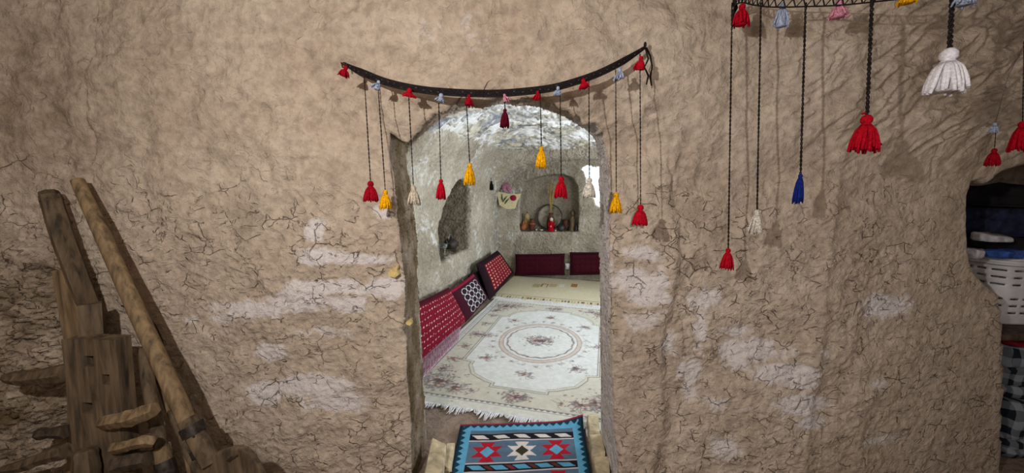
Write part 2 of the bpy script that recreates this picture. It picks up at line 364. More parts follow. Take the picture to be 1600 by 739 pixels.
def sheet(name, u, v, surf, mat, holes=(), maskf=None, kind=True, roughj=0.012):
    """u,v: 1-D parameter arrays; surf(U,V)->(n,3); holes: dict(poly, dir, depth, scale, far(list of 3-D points), round, cap)"""
    U, V = np.meshgrid(u, v); nv, nu = U.shape; U = U.ravel().copy(); V = V.ravel().copy()
    idx = np.arange(nv*nu).reshape(nv, nu)
    F = np.stack([idx[:-1, :-1], idx[:-1, 1:], idx[1:, 1:], idx[1:, :-1]], -1).reshape(-1, 4)
    push = np.zeros(U.shape); jamb = []
    keep = np.ones(len(F), bool); edges_info = []
    for h in holes:
        poly = h['poly']; pa = np.array(poly); r = h.get('round', 0.02); mg = max(r, 0.05)
        fc_u = U[F].mean(1); fc_v = V[F].mean(1)
        bb = (fc_u > pa[:, 0].min()-mg) & (fc_u < pa[:, 0].max()+mg) & (fc_v > pa[:, 1].min()-mg) & (fc_v < pa[:, 1].max()+mg)
        ii = np.where(bb & keep)[0]; _, _, _, ins = seg_dist(fc_u[ii], fc_v[ii], poly)
        rem = np.zeros(len(F), bool); rem[ii[ins]] = True
        keep &= ~rem
        inr = np.zeros(len(U), bool); inr[F[rem].ravel()] = True
        ink = np.zeros(len(U), bool); ink[F[keep].ravel()] = True
        bv = np.where(inr & ink)[0]
        d, s_, t_, _ = seg_dist(U[bv], V[bv], poly)
        A = pa[s_]; Bq = pa[(s_+1) % len(pa)]; q = A+(Bq-A)*t_[:, None]
        U[bv] = q[:, 0]; V[bv] = q[:, 1]
        near = np.where((U > pa[:, 0].min()-mg) & (U < pa[:, 0].max()+mg) & (V > pa[:, 1].min()-mg) & (V < pa[:, 1].max()+mg))[0]
        d2, _, _, _ = seg_dist(U[near], V[near], poly); k = np.clip(1-d2/r, 0, 1)
        push[near] = np.maximum(push[near], r*(1-np.sqrt(np.clip(1-k*k, 0, 1)))*0.8)
        # boundary directed edges
        es = {}
        fk = F[keep & bb]
        for f in fk:
            for a, b in ((f[0], f[1]), (f[1], f[2]), (f[2], f[3]), (f[3], f[0])):
                if inr[a] and inr[b] and ink[a] and ink[b]: es[(int(a), int(b))] = 1
        be = [e for e in es if (e[1], e[0]) not in es]
        edges_info.append((h, be, {int(b): (int(s), float(t)) for b, s, t in zip(bv, s_, t_)}))
    P = surf(U, V)
    mask = maskf(U, V) if maskf else np.zeros((len(U), 3))
    F = F[keep]
    Vs = [P]; Fs = [F]; Ms = [mask]; base = len(P)
    for h, be, info in edges_info:
        dr = np.array(h['dir'], float); P[list(info)] += 0
        steps = h.get('steps', 10); depth = h['depth']
        verts = sorted({a for e in be for a in e}); loc = {a: i for i, a in enumerate(verts)}
        P0 = P[verts]+dr*push[verts][:, None]
        if 'far' in h:
            fa = np.array(h['far']); S = np.array([info[a][0] for a in verts]); T = np.array([info[a][1] for a in verts])[:, None]
            P1 = fa[S]*(1-T)+fa[(S+1) % len(fa)]*T
        else:
            cen = P0.mean(0); P1 = P0+(P0-cen)*(h.get('scale', 1.0)-1)+dr*depth
            if h.get('flat'): 
                c1 = cen+dr*depth; P1 = P1-np.outer((P1-c1) @ dr, dr)
        out = P0-P0.mean(0); out -= np.outer(out @ dr, dr); out /= (np.linalg.norm(out, axis=1)[:, None]+1e-9)
        prev = np.array(verts); n0 = base
        for k in range(1, steps+1):
            t = k/steps
            Q = P0*(1-t)+P1*t; amp = roughj*(1 if k < steps else 0.4)*h.get('rough', 1)
            nz = fbm(Q[:, 0]*9+Q[:, 1]*13+3, Q[:, 2]*9+Q[:, 1]*5, 3)+0.4*rng.normal(size=len(Q))*0.5
            Q = Q+out*(nz*amp*1.6)[:, None]
            Vs.append(Q); mk = np.zeros((len(Q), 3)); mk[:] = h['maskf'](Q) if 'maskf' in h else h.get('mask', (0, 0.3, 0.4)); Ms.append(mk)
            cur = np.arange(base, base+len(Q)); base += len(Q)
            Fs.append(np.array([[prev[loc[b]], prev[loc[a]], cur[loc[a]], cur[loc[b]]] for a, b in be]))
            prev = cur
        if h.get('cap'):
            lo = P1.min(0)-0.03; hi = P1.max(0)+0.03; ax = [i for i in range(3) if abs(dr[i]) < 0.5]
            ga = np.linspace(lo[ax[0]], hi[ax[0]], 40); gb = np.linspace(lo[ax[1]], hi[ax[1]], 40); GA, GB = np.meshgrid(ga, gb)
            Q = np.zeros((1600, 3)); Q[:, ax[0]] = GA.ravel(); Q[:, ax[1]] = GB.ravel(); o = 3-ax[0]-ax[1]
            Q[:, o] = P1[:, o].mean()-dr[o]*0.01+0.02*fbm(GA.ravel()*5, GB.ravel()*5, 4)
            gi = np.arange(1600).reshape(40, 40)+base
            Vs.append(Q); mk = np.zeros((1600, 3)); mk[:] = h.get('mask', (0, 0.3, 0.4)); Ms.append(mk); base += 1600
            Fs.append(np.stack([gi[:-1, :-1], gi[:-1, 1:], gi[1:, 1:], gi[1:, :-1]], -1).reshape(-1, 4))
    drs = np.array(holes[0]['dir'], float) if holes else np.zeros(3)
    P += drs*push[:, None]; Vs[0] = P
    me = raw_mesh(name, np.concatenate(Vs), np.concatenate(Fs), np.concatenate(Ms), 'mask')
    o = link(name, me, mat)
    o['kind'] = 'structure'
    return o
ROOM = (0, 0, -TH)

# ---------------------------------------------------------------- front wall
def S0(x, z):                              # large shape of the front wall (depth y)
    y = 1.70+0*x
    y = y+sstep(1.44, 1.52, x)*0.02+np.maximum(x-1.46, 0)*0.20                       # turns away at the right corner
    y = y-0.10*sstep(-1.9, -2.7, x)                                                   # comes forward at far left
    y = y+0.03*sstep(0.70, 0.76, x+0.02*np.sin(z*9))*sstep(1.95, 1.7, z)               # step beside the door pillar
    y = y-0.05*sstep(1.75, 2.2, z)*sstep(-0.9, -0.4, x)*sstep(1.0, 0.6, x)            # brow over the door
    y = y-0.05*sstep(1.55, 1.95, z)*sstep(1.35, 1.7, x)
    return y
def hitS(px, py):
    d = ray(px, py); t = 1.7/d[1]
    for _ in range(25):
        p = d*t; yy = float(S0(np.array(p[0]), np.array(CZ+p[2]))); t = 0.5*t+0.5*yy/d[1]
    return np.array([d[0]*t, d[1]*t, CZ+d[2]*t])
near_px = [(642, 800), (640, 739), (637, 600), (634, 520), (628, 430), (621, 340), (613, 270), (607, 208), (634, 222), (664, 196), (708, 170), (780, 157), (850, 161), (896, 177),
           (930, 200), (947, 222), (952, 250), (953, 310), (954, 400), (956, 500), (960, 620), (964, 739), (965, 800)]
far_px = [(670, 800), (668, 739), (662, 600), (658, 520), (653, 430), (648, 340), (641, 285), (636, 240), (652, 216), (690, 186), (738, 167), (790, 163), (845, 168), (890, 186),
          (920, 206), (933, 226), (936, 250), (937, 310), (937, 400), (938, 500), (939, 620), (940, 739), (941, 800)]
near3 = [hitS(*p) for p in near_px]; far3 = [atY(*p, 2.10) for p in far_px]
near3[0] = np.array([near3[1][0], 1.7, -0.05]); near3[-1] = np.array([near3[-2][0], 1.7, -0.05])
far3[0] = np.array([far3[1][0], 2.1, -0.05]); far3[-1] = np.array([far3[-2][0], 2.1, -0.05])
def dens3(pts, n):
    out = []; m = len(pts)
    for i in range(m):
        a, b = pts[i], pts[(i+1) % m]
        kk = n if i < m-1 else 1
        for k in range(kk):
            t = k/kk
            if i in (0, m-2, m-1): out.append(a*(1-t)+b*t)
            else:
                p, q = pts[i-1], pts[(i+2) % m]
                out.append(0.5*((2*a)+(-p+b)*t+(2*p-5*a+4*b-q)*t*t+(-p+3*a-3*b+q)*t**3))
    return out
nearD = dens3(near3, 4); farD = dens3(far3, 4)
jr = np.random.default_rng(11)
door_poly = []
for i, p in enumerate(nearD):
    a = 0.008*float(perlin(np.array(i*0.37), np.array(2.2)))*2
    up = sstep(1.7, 1.9, p[2])
    door_poly.append((p[0]+a+0.012*up*jr.normal(), p[2]+(a+0.012*jr.normal())*up))
rec_px = [(1760, 235), (1640, 250), (1600, 260), (1568, 270), (1545, 288), (1532, 282), (1521, 284), (1515, 305), (1512, 345), (1513, 392), (1524, 424), (1545, 446), (1565, 460), (1571, 500),
          (1573, 600), (1571, 680), (1569, 739), (1569, 800), (1760, 800)]
rec3 = [hitS(*p) for p in rec_px]
rec_poly = [(p[0], p[2]) for p in rec3]
rec_poly[0] = (3.48, rec_poly[0][1]); rec_poly[-1] = (3.48, -0.04); rec_poly[-2] = (rec_poly[-3][0], -0.04)
SALT = []
for px, py, rx, ry, s in [(492, 360, 12, 16, 1), (500, 400, 30, 12, .9), (560, 405, 45, 8, .8), (520, 450, 60, 10, .9), (600, 450, 25, 14, 1), (470, 470, 40, 14, 1), (545, 475, 22, 12, 1), (390, 485, 60, 12, .8), (420, 552, 25, 12, .9),
                          (410, 615, 25, 18, .9), (490, 605, 60, 16, .9), (530, 628, 40, 14, .9), (560, 640, 30, 8, .5), (330, 500, 70, 8, .5), (500, 520, 50, 10, .5),
                          (1000, 395, 30, 10, .7), (1000, 440, 40, 16, .9), (1010, 465, 30, 14, .8), (1010, 500, 30, 18, .6), (950, 420, 10, 30, .6), (1045, 540, 14, 26, .6), (1100, 470, 26, 16, .7), (1095, 520, 10, 40, .7), (1080, 590, 16, 40, .7),
                          (1180, 550, 45, 16, .9), (1220, 585, 45, 14, .9), (1260, 635, 36, 16, .95), (1150, 520, 30, 10, .6), (1250, 600, 30, 12, .7), (1130, 700, 30, 16, .7), (1180, 640, 25, 10, .4), (1270, 665, 24, 10, .9), (1195, 590, 30, 10, .6), (1385, 478, 36, 16, .9), (1370, 600, 30, 10, .5), (1370, 690, 40, 8, .5),
                          (1290, 550, 10, 10, .5), (1160, 570, 20, 12, .7), (600, 330, 14, 10, 0.9), (1125, 630, 20, 14, .5), (700, 40, 80, 30, .25), (950, 40, 80, 40, .2)]:
    c = hitS(px, py); k = c[1]/FPX; SALT.append((c[0], c[2], rx*k*1.15, ry*k*1.15, s))
STAIN_SHADE = []
for px, py, rx, ry, s in [(375, 345, 24, 22, .6), (520, 270, 22, 16, .3), (50, 470, 70, 100, .8), (40, 640, 70, 110, .9), (1085, 330, 40, 50, .25), (1100, 400, 60, 40, .2), (1490, 330, 25, 70, .3), (40, 150, 120, 150, .55), (860, 160, 60, 12, .4), (1450, 130, 90, 50, .3), (720, 160, 60, 20, .35), (250, 60, 60, 40, .2)]:  # left-edge soot also darkened to stand in for weaker light there
    c = hitS(px, py); k = c[1]/FPX; STAIN_SHADE.append((c[0], c[2], rx*k, ry*k, s))
LLx = atY(110, 500, 1.7)[0]
def wall_surf(x, z):
    y0_ = S0(x, z); y = y0_.copy()
    low = sstep(1.75, 1.35, z)                                        # plastered lower part
    ll = sstep(LLx+0.25, LLx-0.05, x+0.1*fbm(x, z*2, 2))*sstep(1.45, 1.15, z)   # flaking rock at lower left
    rock = sstep(1.6, 2.0, z+0.25*fbm(x*1.5, z*1.5, 2))*sstep(0.9, 1.5, x)
    w1 = fbm(x*2+3, z*2, 3); 
    y = y+0.035*w1+0.012*fbm(x*7, z*7+4, 4)*(1+0.4*(1-low))
    # horizontal strata in upper left
    st = fbm(x*1.3+5, z*6+w1*1.5, 4); y = y+0.014*st*(1-low)
    # flakes: terraced noise
    n = fbm(x*6.5+w1, z*8.5+2, 3)*3.2; fr = n-np.floor(n); y = y+0.0045*sstep(0, 0.75, fr)*sstep(1, 0.9, fr)*(0.35+0.65*low)
    n2 = fbm(x*11+w1*2, z*15+2, 3)*2.2; fr2 = n2-np.floor(n2); y = y-ll*(0.030*sstep(0, 0.7, fr2)*sstep(1, 0.85, fr2)+0.05*fbm(x*5, z*5, 3))
    # diagonal broken strata upper right
    q = z*5.2-x*2.6; n3 = fbm(q*0.8+w1*0.6, (x+z*0.5)*0.9, 4)*3.0; fr3 = n3-np.floor(n3)
    y = y+rock*(0.022*sstep(0, 0.8, fr3)*sstep(1, 0.86, fr3)-0.01+0.03*fbm(q, x*2, 3))
    # lumps over the door arch
    br = sstep(1.78, 1.86, z)*sstep(2.1, 1.95, z)*sstep(-0.62, -0.5, x)*sstep(0.75, 0.55, x)
    y = y-br*(0.02+0.05*np.abs(fbm(x*5+1, z*7, 3)))
    # long cracks (from the photo): vertical upper left, horizontal ones
    for (ax, ay, bx, by, dep) in CR:
        dx, dy = bx-ax, by-ay; L = dx*dx+dy*dy; t = np.clip(((x-ax)*dx+(z-ay)*dy)/L, 0, 1)
        d = np.hypot(x-ax-t*dx+0.03*fbm(x*6, z*6+ax, 3), z-ay-t*dy+0.03*fbm(x*6+7, z*6+ay, 3)); y = y+dep*np.exp(-(d/0.007)**2)
    calm = 1-0.75*sstep(1.75, 2.15, x)*sstep(1.75, 1.55, z); y = y0_+(y-y0_)*calm
    return np.stack([x+0.004*fbm(x*20, z*20, 2), y, z], -1)
CR = []
for a, b, dep in [((152, 10), (135, 150), .03), ((135, 150), (152, 330), .022), ((10, 160), (90, 150), .016), ((300, 255), (400, 240), .012), ((200, 210), (235, 202), .006), ((1015, 178), (1180, 112), .016), ((1180, 112), (1345, 78), .012), ((1500, 150), (1600, 90), .03), ((1440, 60), (1400, 160), .012), ((1330, 200), (1500, 160), .012),
                  ((1480, 200), (1450, 330), .012), ((1455, 285), (1510, 250), .015), ((615, 485), (640, 500), .006), ((440, 370), (430, 420), .007), ((430, 420), (385, 465), .007), ((1385, 125), (1395, 190), .01), ((660, 60), (655, 120), .01), ((1045, 240), (1068, 400), .010), ((1068, 400), (1072, 640), .007),
                  ((1010, 170), (1020, 260), .008), ((1250, 520), (1300, 500), .005), ((1160, 480), (1165, 620), .006)]:
    A, B_ = hitS(*a), hitS(*b); CR.append((A[0], A[2], B_[0], B_[2], dep))
def wall_mask(x, z):
    s = np.zeros(x.shape); g = np.zeros(x.shape)
    for cx, cz, rx, rz, a in SALT: s = np.maximum(s, a*np.exp(-(((x-cx)/rx)**2+((z-cz)/rz)**2)*0.7))
    for cx, cz, rx, rz, a in STAIN_SHADE: g = np.maximum(g, a*np.exp(-(((x-cx)/rx)**2+((z-cz)/rz)**2)*0.7)*(0.7+0.8*fbm(x*9, z*9, 3)))
    g = np.clip(g, 0, 1)
    b = sstep(1.75, 1.35, z+0.2*fbm(x*2, z*2, 2)); b = b*(0.55+0.6*sstep(-0.1, 0.25, fbm(x*1.6+9, z*1.6, 2)))
    return np.stack([s, g, np.clip(b+0.12, 0, 1)], -1)
xs = np.concatenate([np.arange(-3.2, -2.45, 0.03), np.arange(-2.45, 2.5, 0.0075), np.arange(2.5, 3.75, 0.03)])
zs = np.concatenate([np.arange(-0.05, 0.15, 0.03), np.arange(0.15, 2.5, 0.0075), np.arange(2.5, 2.8, 0.03)])
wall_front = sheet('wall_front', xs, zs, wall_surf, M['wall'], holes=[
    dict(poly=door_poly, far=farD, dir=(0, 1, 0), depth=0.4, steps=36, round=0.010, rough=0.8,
         maskf=lambda Q: np.stack([0.75*sstep(0.2, 0.4, Q[:, 0]), (0.85-0.5*fbm(Q[:, 1]*6, Q[:, 2]*6, 3))*sstep(0.1, -0.2, Q[:, 0])*sstep(2.0, 1.8, Q[:, 2]), 0.5+0*Q[:, 0]], -1)),  # left: ochre plus painted shade; right: salt tint stands in for daylight
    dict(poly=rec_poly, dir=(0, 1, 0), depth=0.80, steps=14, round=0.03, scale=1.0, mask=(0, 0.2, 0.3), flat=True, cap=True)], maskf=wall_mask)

# outer room shell (out of the frame, keeps the cave dark)
def plain(name, pts, mat, rot=None, n=24, amp=0.02):
    a, b, c, d = (np.array(p, float) for p in pts)
    s, t = np.meshgrid(np.linspace(0, 1, n), np.linspace(0, 1, n)); s = s[..., None]; t = t[..., None]
    P = (a*(1-s)+b*s)*(1-t)+(d*(1-s)+c*s)*t
    nn = np.cross(b-a, d-a); nn /= np.linalg.norm(nn)
    P = P+nn*(amp*fbm(P[..., 0]*2+P[..., 2], P[..., 1]*2+P[..., 2]*1.7, 4))[..., None]
    o = link(name, grid_mesh(name, P), mat); o['kind'] = 'structure'
    if rot: o.rotation_euler = rot
    return o
plain('floor_outer', [(-3.2, -2.6, 0), (3.7, -2.6, 0), (3.7, 1.78, 0), (-3.2, 1.78, 0)], M['floor'], amp=0.004)
plain('floor_recess', [(1.75, 1.7, 0.0), (3.7, 1.7, 0.0), (3.7, 3.2, 0.0), (1.75, 3.2, 0.0)], M['floor'], amp=0.004)
plain('ceiling_outer', [(-3.2, 1.9, 2.72), (3.7, 2.3, 2.72), (3.7, -2.6, 2.72), (-3.2, -2.6, 2.72)], M['wall'])
plain('wall_outer_left', [(-3.1, 1.9, -0.05), (-3.1, -2.6, -0.05), (-3.1, -2.6, 2.8), (-3.1, 1.9, 2.8)], M['wall'])
plain('wall_outer_right', [(3.62, -2.6, -0.05), (3.62, 3.2, -0.05), (3.62, 3.2, 2.8), (3.62, -2.6, 2.8)], M['wall'])
plain('wall_outer_back', [(3.7, -2.5, -0.05), (-3.2, -2.5, -0.05), (-3.2, -2.5, 2.8), (3.7, -2.5, 2.8)], M['wall'])
# threshold slab: real step up into the inner room
mb = MB(); mb.box((0.02, 2.0, FZ/2-0.004), (1.25, 0.72, FZ-0.008), bev=0.015)
o = obj('trim_threshold', mb, M['floor']); o['kind'] = 'structure'

# ---------------------------------------------------------------- inner room (room frame, rotated by -13.5 deg)
XL, YB, YC = -1.75, 6.6, 6.0
def zj(Y): return CZ+0.112*np.clip(Y, 2.0, 6.3)*1.0-0.01
def left_surf(Y, z):
    top = zj(Y)
    x = XL+0.16*np.clip((z-top+0.45)/0.5, 0, 1.2)**2.0
    x = x+0.05*fbm(Y*1.5, z*1.5, 3)+0.022*fbm(Y*6, z*6, 4)
    x = x-0.25*sstep(5.75, 6.15, Y)
    return np.stack([x, Y, z], -1)
nl = [(690, 411), (686, 380), (686, 348), (697, 322), (706, 300), (716, 282), (728, 279), (738, 290), (738, 330), (736, 388)]
lp = [rX(*p, XL) for p in nl]; left_poly = [(p[1], p[2]) for p in lp]
def soft_mask(a, b): 
    return lambda u, v: np.stack([np.clip(0.40+0.9*fbm(u*2.2+a, v*2.2, 3), 0, 1)*b*0.7, np.clip(0.2+0.5*fbm(u*1.4, v*1.4+a, 3), 0, 0.6), 0.25+0*u], -1)
wl = sheet('wall_left', np.arange(1.7, 6.75, 0.016), np.arange(0.0, 2.75, 0.016), left_surf, M['inner'],
           holes=[dict(poly=left_poly, dir=(-1, 0, 0), depth=0.62, steps=14, round=0.05, scale=1.0, flat=True, cap=True, rough=1.5, mask=(0.1, 0.6, 0.2))], maskf=soft_mask(2, 0.6))  # mask darkens the niche colour to stand in for recess shade
wl.rotation_euler = ROOM
# bulkhead with the arch of the sleeping bay
ap = [(760, 470), (771, 398), (770, 345), (771, 305), (779, 286), (795, 270), (820, 258), (860, 250), (905, 247), (950, 248), (1000, 255), (1060, 272), (1095, 300), (1100, 480)]
arch = [rY(*p, YC) for p in ap]; arch_poly = [(p[0], p[2]) for p in arch]; arch_poly[0] = (arch_poly[1][0], -0.05); arch_poly[-1] = (arch_poly[-2][0], -0.05)
def bulk_surf(X, z): return np.stack([X, YC+0.04*fbm(X*2, z*2+5, 3)+0.012*fbm(X*8, z*8, 3)-0.35*sstep(-1.2, -2.1, X), z], -1)
bk = sheet('wall_bulkhead', np.arange(-2.2, 1.6, 0.016), np.arange(0.0, 2.75, 0.016), bulk_surf, M['inner'],
           holes=[dict(poly=arch_poly, dir=(0, 1, 0), depth=0.62, steps=16, round=0.20, scale=1.03, rough=1.6, mask=(0.3, 0.2, 0.2))], maskf=soft_mask(5, 0.5))
bk.rotation_euler = ROOM
# back wall of the bay: niche and a rough opening to daylight
np_ = [(812, 362), (811, 335), (813, 305), (818, 284), (835, 277), (858, 272), (880, 272), (894, 277), (902, 290), (904, 320), (903, 362)]
bp = [rY(*p, YB) for p in np_]; niche_poly = [(p[0], p[2]) for p in bp]
op = [(914, 272), (909, 263), (919, 257), (932, 262), (950, 256), (985, 262), (990, 300), (960, 326), (938, 322), (925, 308), (927, 292), (916, 284)]
wp = [rY(*p, YB) for p in op]; win_poly = densify([(p[0], p[2]) for p in wp], 3)
win_poly = [(a+0.012*jr.normal(), b+0.012*jr.normal()) for a, b in win_poly]
def back_surf(X, z): return np.stack([X, YB+0.035*fbm(X*2+8, z*2, 3)+0.012*fbm(X*8, z*8, 3)-0.30*sstep(-1.55, -2.1, X)-0.25*sstep(1.9, 2.3, z), z], -1)
bw = sheet('wall_back', np.arange(-2.3, 1.7, 0.016), np.arange(0.0, 2.75, 0.016), back_surf, M['inner'],
           holes=[dict(poly=niche_poly, dir=(0, 1, 0), depth=0.30, steps=8, round=0.03, flat=True, cap=True, rough=0.8, mask=(0.05, 0.35, 0.1)),
                  dict(poly=win_poly, dir=(0, 1, 0), depth=0.35, steps=6, round=0.05, scale=1.15, rough=2.5, mask=(0.5, 0.1, 0.1))], maskf=soft_mask(9, 0.5))
bw.rotation_euler = ROOM
def ceil_surf(X, Y):
    z = zj(Y)+(2.36-zj(Y))*sstep(-1.95, -0.9, X)*sstep(6.3, 4.9, Y)
    z = z+0.035*fbm(X*2.3, Y*2.3, 4)+0.012*fbm(X*9, Y*9, 3)
    n = fbm(X*2.2+4, Y*3.2, 3)*3; fr = n-np.floor(n); z = z+0.03*sstep(0, 0.8, fr)*sstep(1, 0.9, fr)
    return np.stack([X, Y, z], -1)
ce = sheet('ceiling_inner', np.arange(-2.2, 1.7, 0.018), np.linspace(0, 1, 260), lambda X, t: ceil_surf(X, (2.06+X*math.sin(TH))/math.cos(TH)*(1-t)+6.2*t), M['ceil'], maskf=lambda u, v: np.stack([np.clip(0.4+fbm(u*2, v*9, 3), 0, 1), np.clip(0.3*fbm(u*2+4, v*12, 3), 0, 1), 0.2+0*u], -1))
ce.rotation_euler = ROOM
plain('floor_inner', [(-2.3, 1.65, FZ-0.006), (1.7, 1.65, FZ-0.006), (1.7, 7.0, FZ-0.006), (-2.3, 7.0, FZ-0.006)], M['floor'], ROOM, amp=0.004)
# right wall with two daylight openings (hidden behind the door jamb)
rh = lambda y0, y1, z0, z1: [(y0, z0), (y1, z0), (y1+0.04, (z0+z1)/2), (y1, z1), ((y0+y1)/2, z1+0.06), (y0, z1), (y0-0.04, (z0+z1)/2)]
wr = sheet('wall_right', np.arange(2.48, 7.0, 0.05), np.arange(0.0, 2.8, 0.05), lambda Y, z: np.stack([1.22+0.04*fbm(Y*2, z*2, 3), Y, z], -1), M['inner'],
           holes=[dict(poly=rh(2.8, 3.6, 0.85, 1.65), dir=(1, 0, 0), depth=0.15, steps=3), dict(poly=rh(4.6, 5.4, 1.1, 1.9), dir=(1, 0, 0), depth=0.15, steps=3)])
wr.rotation_euler = ROOM
# inner face of the front wall, with the doorway
def inner_face(x, z): return np.stack([x, 2.10+0.02*fbm(x*2, z*2, 3), z], -1)
sheet('wall_inner_front', np.arange(-2.2, 2.2, 0.04), np.arange(0.0, 2.8, 0.04), inner_face, M['inner'],
      holes=[dict(poly=[(p[0], p[2]) for p in farD], dir=(0, -1, 0), depth=0.02, steps=1, round=0.01, rough=0)])

# ---------------------------------------------------------------- threshold kerb stones
def kerb(pxs, z0, z1, label):
    q = [wZ(*p, z1) for p in pxs]; cx = sum(p[0] for p in q)/4; cy = sum(p[1] for p in q)/4
    mb = MB(); n = 4
    rows = [(z0, 1.0), (z1-0.012, 1.0), (z1, 0.90)]
    vs = []
    for z, s in rows:
        for i in range(4):
            a, b = q[i], q[(i+1) % 4]
            for t in (0.06, 0.35, 0.65, 0.94):
                x = a[0]*(1-t)+b[0]*t; y = a[1]*(1-t)+b[1]*t
                vs.append((cx+(x-cx)*s+random.uniform(-.003, .003), cy+(y-cy)*s+random.uniform(-.003, .003), z+(random.uniform(-.004, .004) if z > z0 else 0)))
    N = 16; fs = [(k*N+i, k*N+(i+1) % N, k*N+N+(i+1) % N, k*N+N+i) for k in range(2) for i in range(N)]+[tuple(range(2*N, 3*N)), tuple(range(N-1, -1, -1))]
    mb.add(vs, fs)
    return tag(obj('kerb_stone', mb, M['stone'], smooth=False, origin=(cx, cy, z0)), label, 'stone')
kerb([(697, 690), (674, 682), (660, 752), (692, 752)], FZ, 0.20, 'pale stone block standing on the threshold at the foot of the left door jamb')
kerb([(711, 690), (699, 690), (694, 733), (706, 733)], FZ, 0.135, 'low pale stone wedged between the left stone block and the kilim')
kerb([(935, 646), (917, 646), (920, 675), (938, 675)], FZ, 0.165, 'far small cream stone beside the curled corner of the kilim')
kerb([(941, 677), (920, 677), (925, 709), (947, 709)], FZ, 0.16, 'middle cream stone of the row along the right edge of the kilim')
kerb([(950, 711), (926, 711), (932, 752), (957, 752)], FZ, 0.155, 'nearest cream stone of the row along the right edge of the kilim')
# chips of pale plaster on the left door jamb edge
for px, py, s, lb in ((616, 425, 0.030, 'large yellowish plaster chip on the left door edge at tassel end height'), (640, 503, 0.016, 'small yellowish plaster chip low on the left door edge')):
    c = hitS(px, py); mb = MB()
    poly = [(-s*0.7, -s*0.5), (0.2*s, -s*0.8), (s*0.8, -s*0.3), (s*0.5, s*0.4), (s*0.7, s*1.1), (-0.1*s, s*0.7), (-s*0.9, 0.1*s)]
    mb.prism(poly, -0.010, 0.02); o = tag(obj('plaster_chip', mb, M['chip'], smooth=False), lb, 'plaster chip'); o.location = (c[0], c[1]-0.004, c[2])

# ---------------------------------------------------------------- tassels and garlands
def tassel_mb(L, W, n=26, messy=0.0, seed=0, lean=0.0):
    """tassel hanging from its own origin (top knot at 0), L long, W wide at the skirt"""
    r = random.Random(seed); mb = MB(); hr = W*0.20
    mb.ball((0, 0, -hr*0.9), hr, 9, (1, 1, 1.05))
    mb.lathe([(hr*0.62, -hr*2.35), (hr*0.86, -hr*2.1), (hr*0.86, -hr*1.7), (hr*0.6, -hr*1.55)], n=9)
    z0 = -hr*1.9
    mb.lathe([(W*0.33, -L*0.93), (W*0.31, -L*0.7), (W*0.24, -L*0.45), (hr*0.7, z0)], n=10)
    for i in range(n):
        a = 2*math.pi*(i+r.uniform(-.3, .3))/n; k = r.uniform(0.86, 1.06)+messy*r.uniform(-.2, .25); e = r.uniform(0.9, 1.04)-messy*r.uniform(0, .12)
        d = a+r.uniform(-.15, .15)*(1+messy*3)
        pts = []
        for t in (0, .2, .45, .72, 1.0):
            rad = hr*0.7+(W*0.44*k-hr*0.7)*(t**0.55)
            aa = a+(d-a)*t
            pts.append((rad*math.cos(aa)+lean*t*L*0.3, rad*math.sin(aa), z0+(-L*e-z0)*t))
        rr = W*0.055
        mb.tube(pts, [rr*0.8, rr, rr*1.1, rr*1.15, rr*0.8], 5)
    return mb
def chain_mb(p0, p1, r=0.0016, wob=0.0, seed=0):
    """twisted two-ply cord from p0 to p1"""
    r_ = random.Random(seed); p0, p1 = Vector(p0), Vector(p1); L = (p1-p0).length; mb = MB()
    n = max(8, min(110, int(L/0.005)))
    for ph in (0, math.pi):
        pts = []
        for i in range(n+1):
            t = i/n; a = ph+t*L/0.016*2*math.pi*0.5
            b = p0.lerp(p1, t); sway = wob*math.sin(t*math.pi)
            pts.append((b.x+r*0.8*math.cos(a)+sway, b.y+r*0.8*math.sin(a), b.z))
        mb.tube(pts, r*0.75, 4)
    return mb
def hang(parent, top, bottom, L, W, mat, label, seed, r=0.0016, messy=0.0, lean=0.0, band_end=True, fleck=True):
    """one hanging tassel (child of the garland) with its cord as a sub-part"""
    t = obj('tassel', tassel_mb(L, W, 26, messy, seed, lean), M[mat], parent); t.location = Vector(bottom)-parent.location; t['label'] = label
    t.rotation_euler[2] = seed*1.3
    top_l = Vector(top)-Vector(bottom)
    R = Matrix.Rotation(-seed*1.3, 3, 'Z'); top_l = R @ top_l
    c = obj('cord', chain_mb((0, 0, -0.002), top_l, r, seed=seed), M['cord'], t)
    return t
# garland over the doorway
gp = [(538, 100, 1.60), (556, 109, 1.58), (575, 117, 1.56), (600, 127, 1.54), (630, 135, 1.53), (665, 141, 1.52), (700, 144, 1.51), (740, 146, 1.51), (780, 146, 1.51), (820, 143, 1.51), (860, 138, 1.51), (895, 129, 1.51), (930, 117, 1.52), (960, 103, 1.53), (985, 89, 1.56), (1008, 74, 1.60)]
g0 = Vector(atY(780, 146, 1.54))
gar = thing('tassel_garland', 'black crocheted garland with coloured tassels sagging across the top of the doorway', 'garland', g0)
band_pts = [Vector(atY(*p))-g0 for p in gp]
def cr_spline(P, n):
    out = []
    for i in range(len(P)-1):
        a = P[max(i-1, 0)]; b = P[i]; c = P[i+1]; d = P[min(i+2, len(P)-1)]
        for k in range(n):
            t = k/n; out.append(0.5*((2*b)+(-a+c)*t+(2*a-5*b+4*c-d)*t*t+(-a+3*b-3*c+d)*t**3))
    out.append(P[-1]); return out
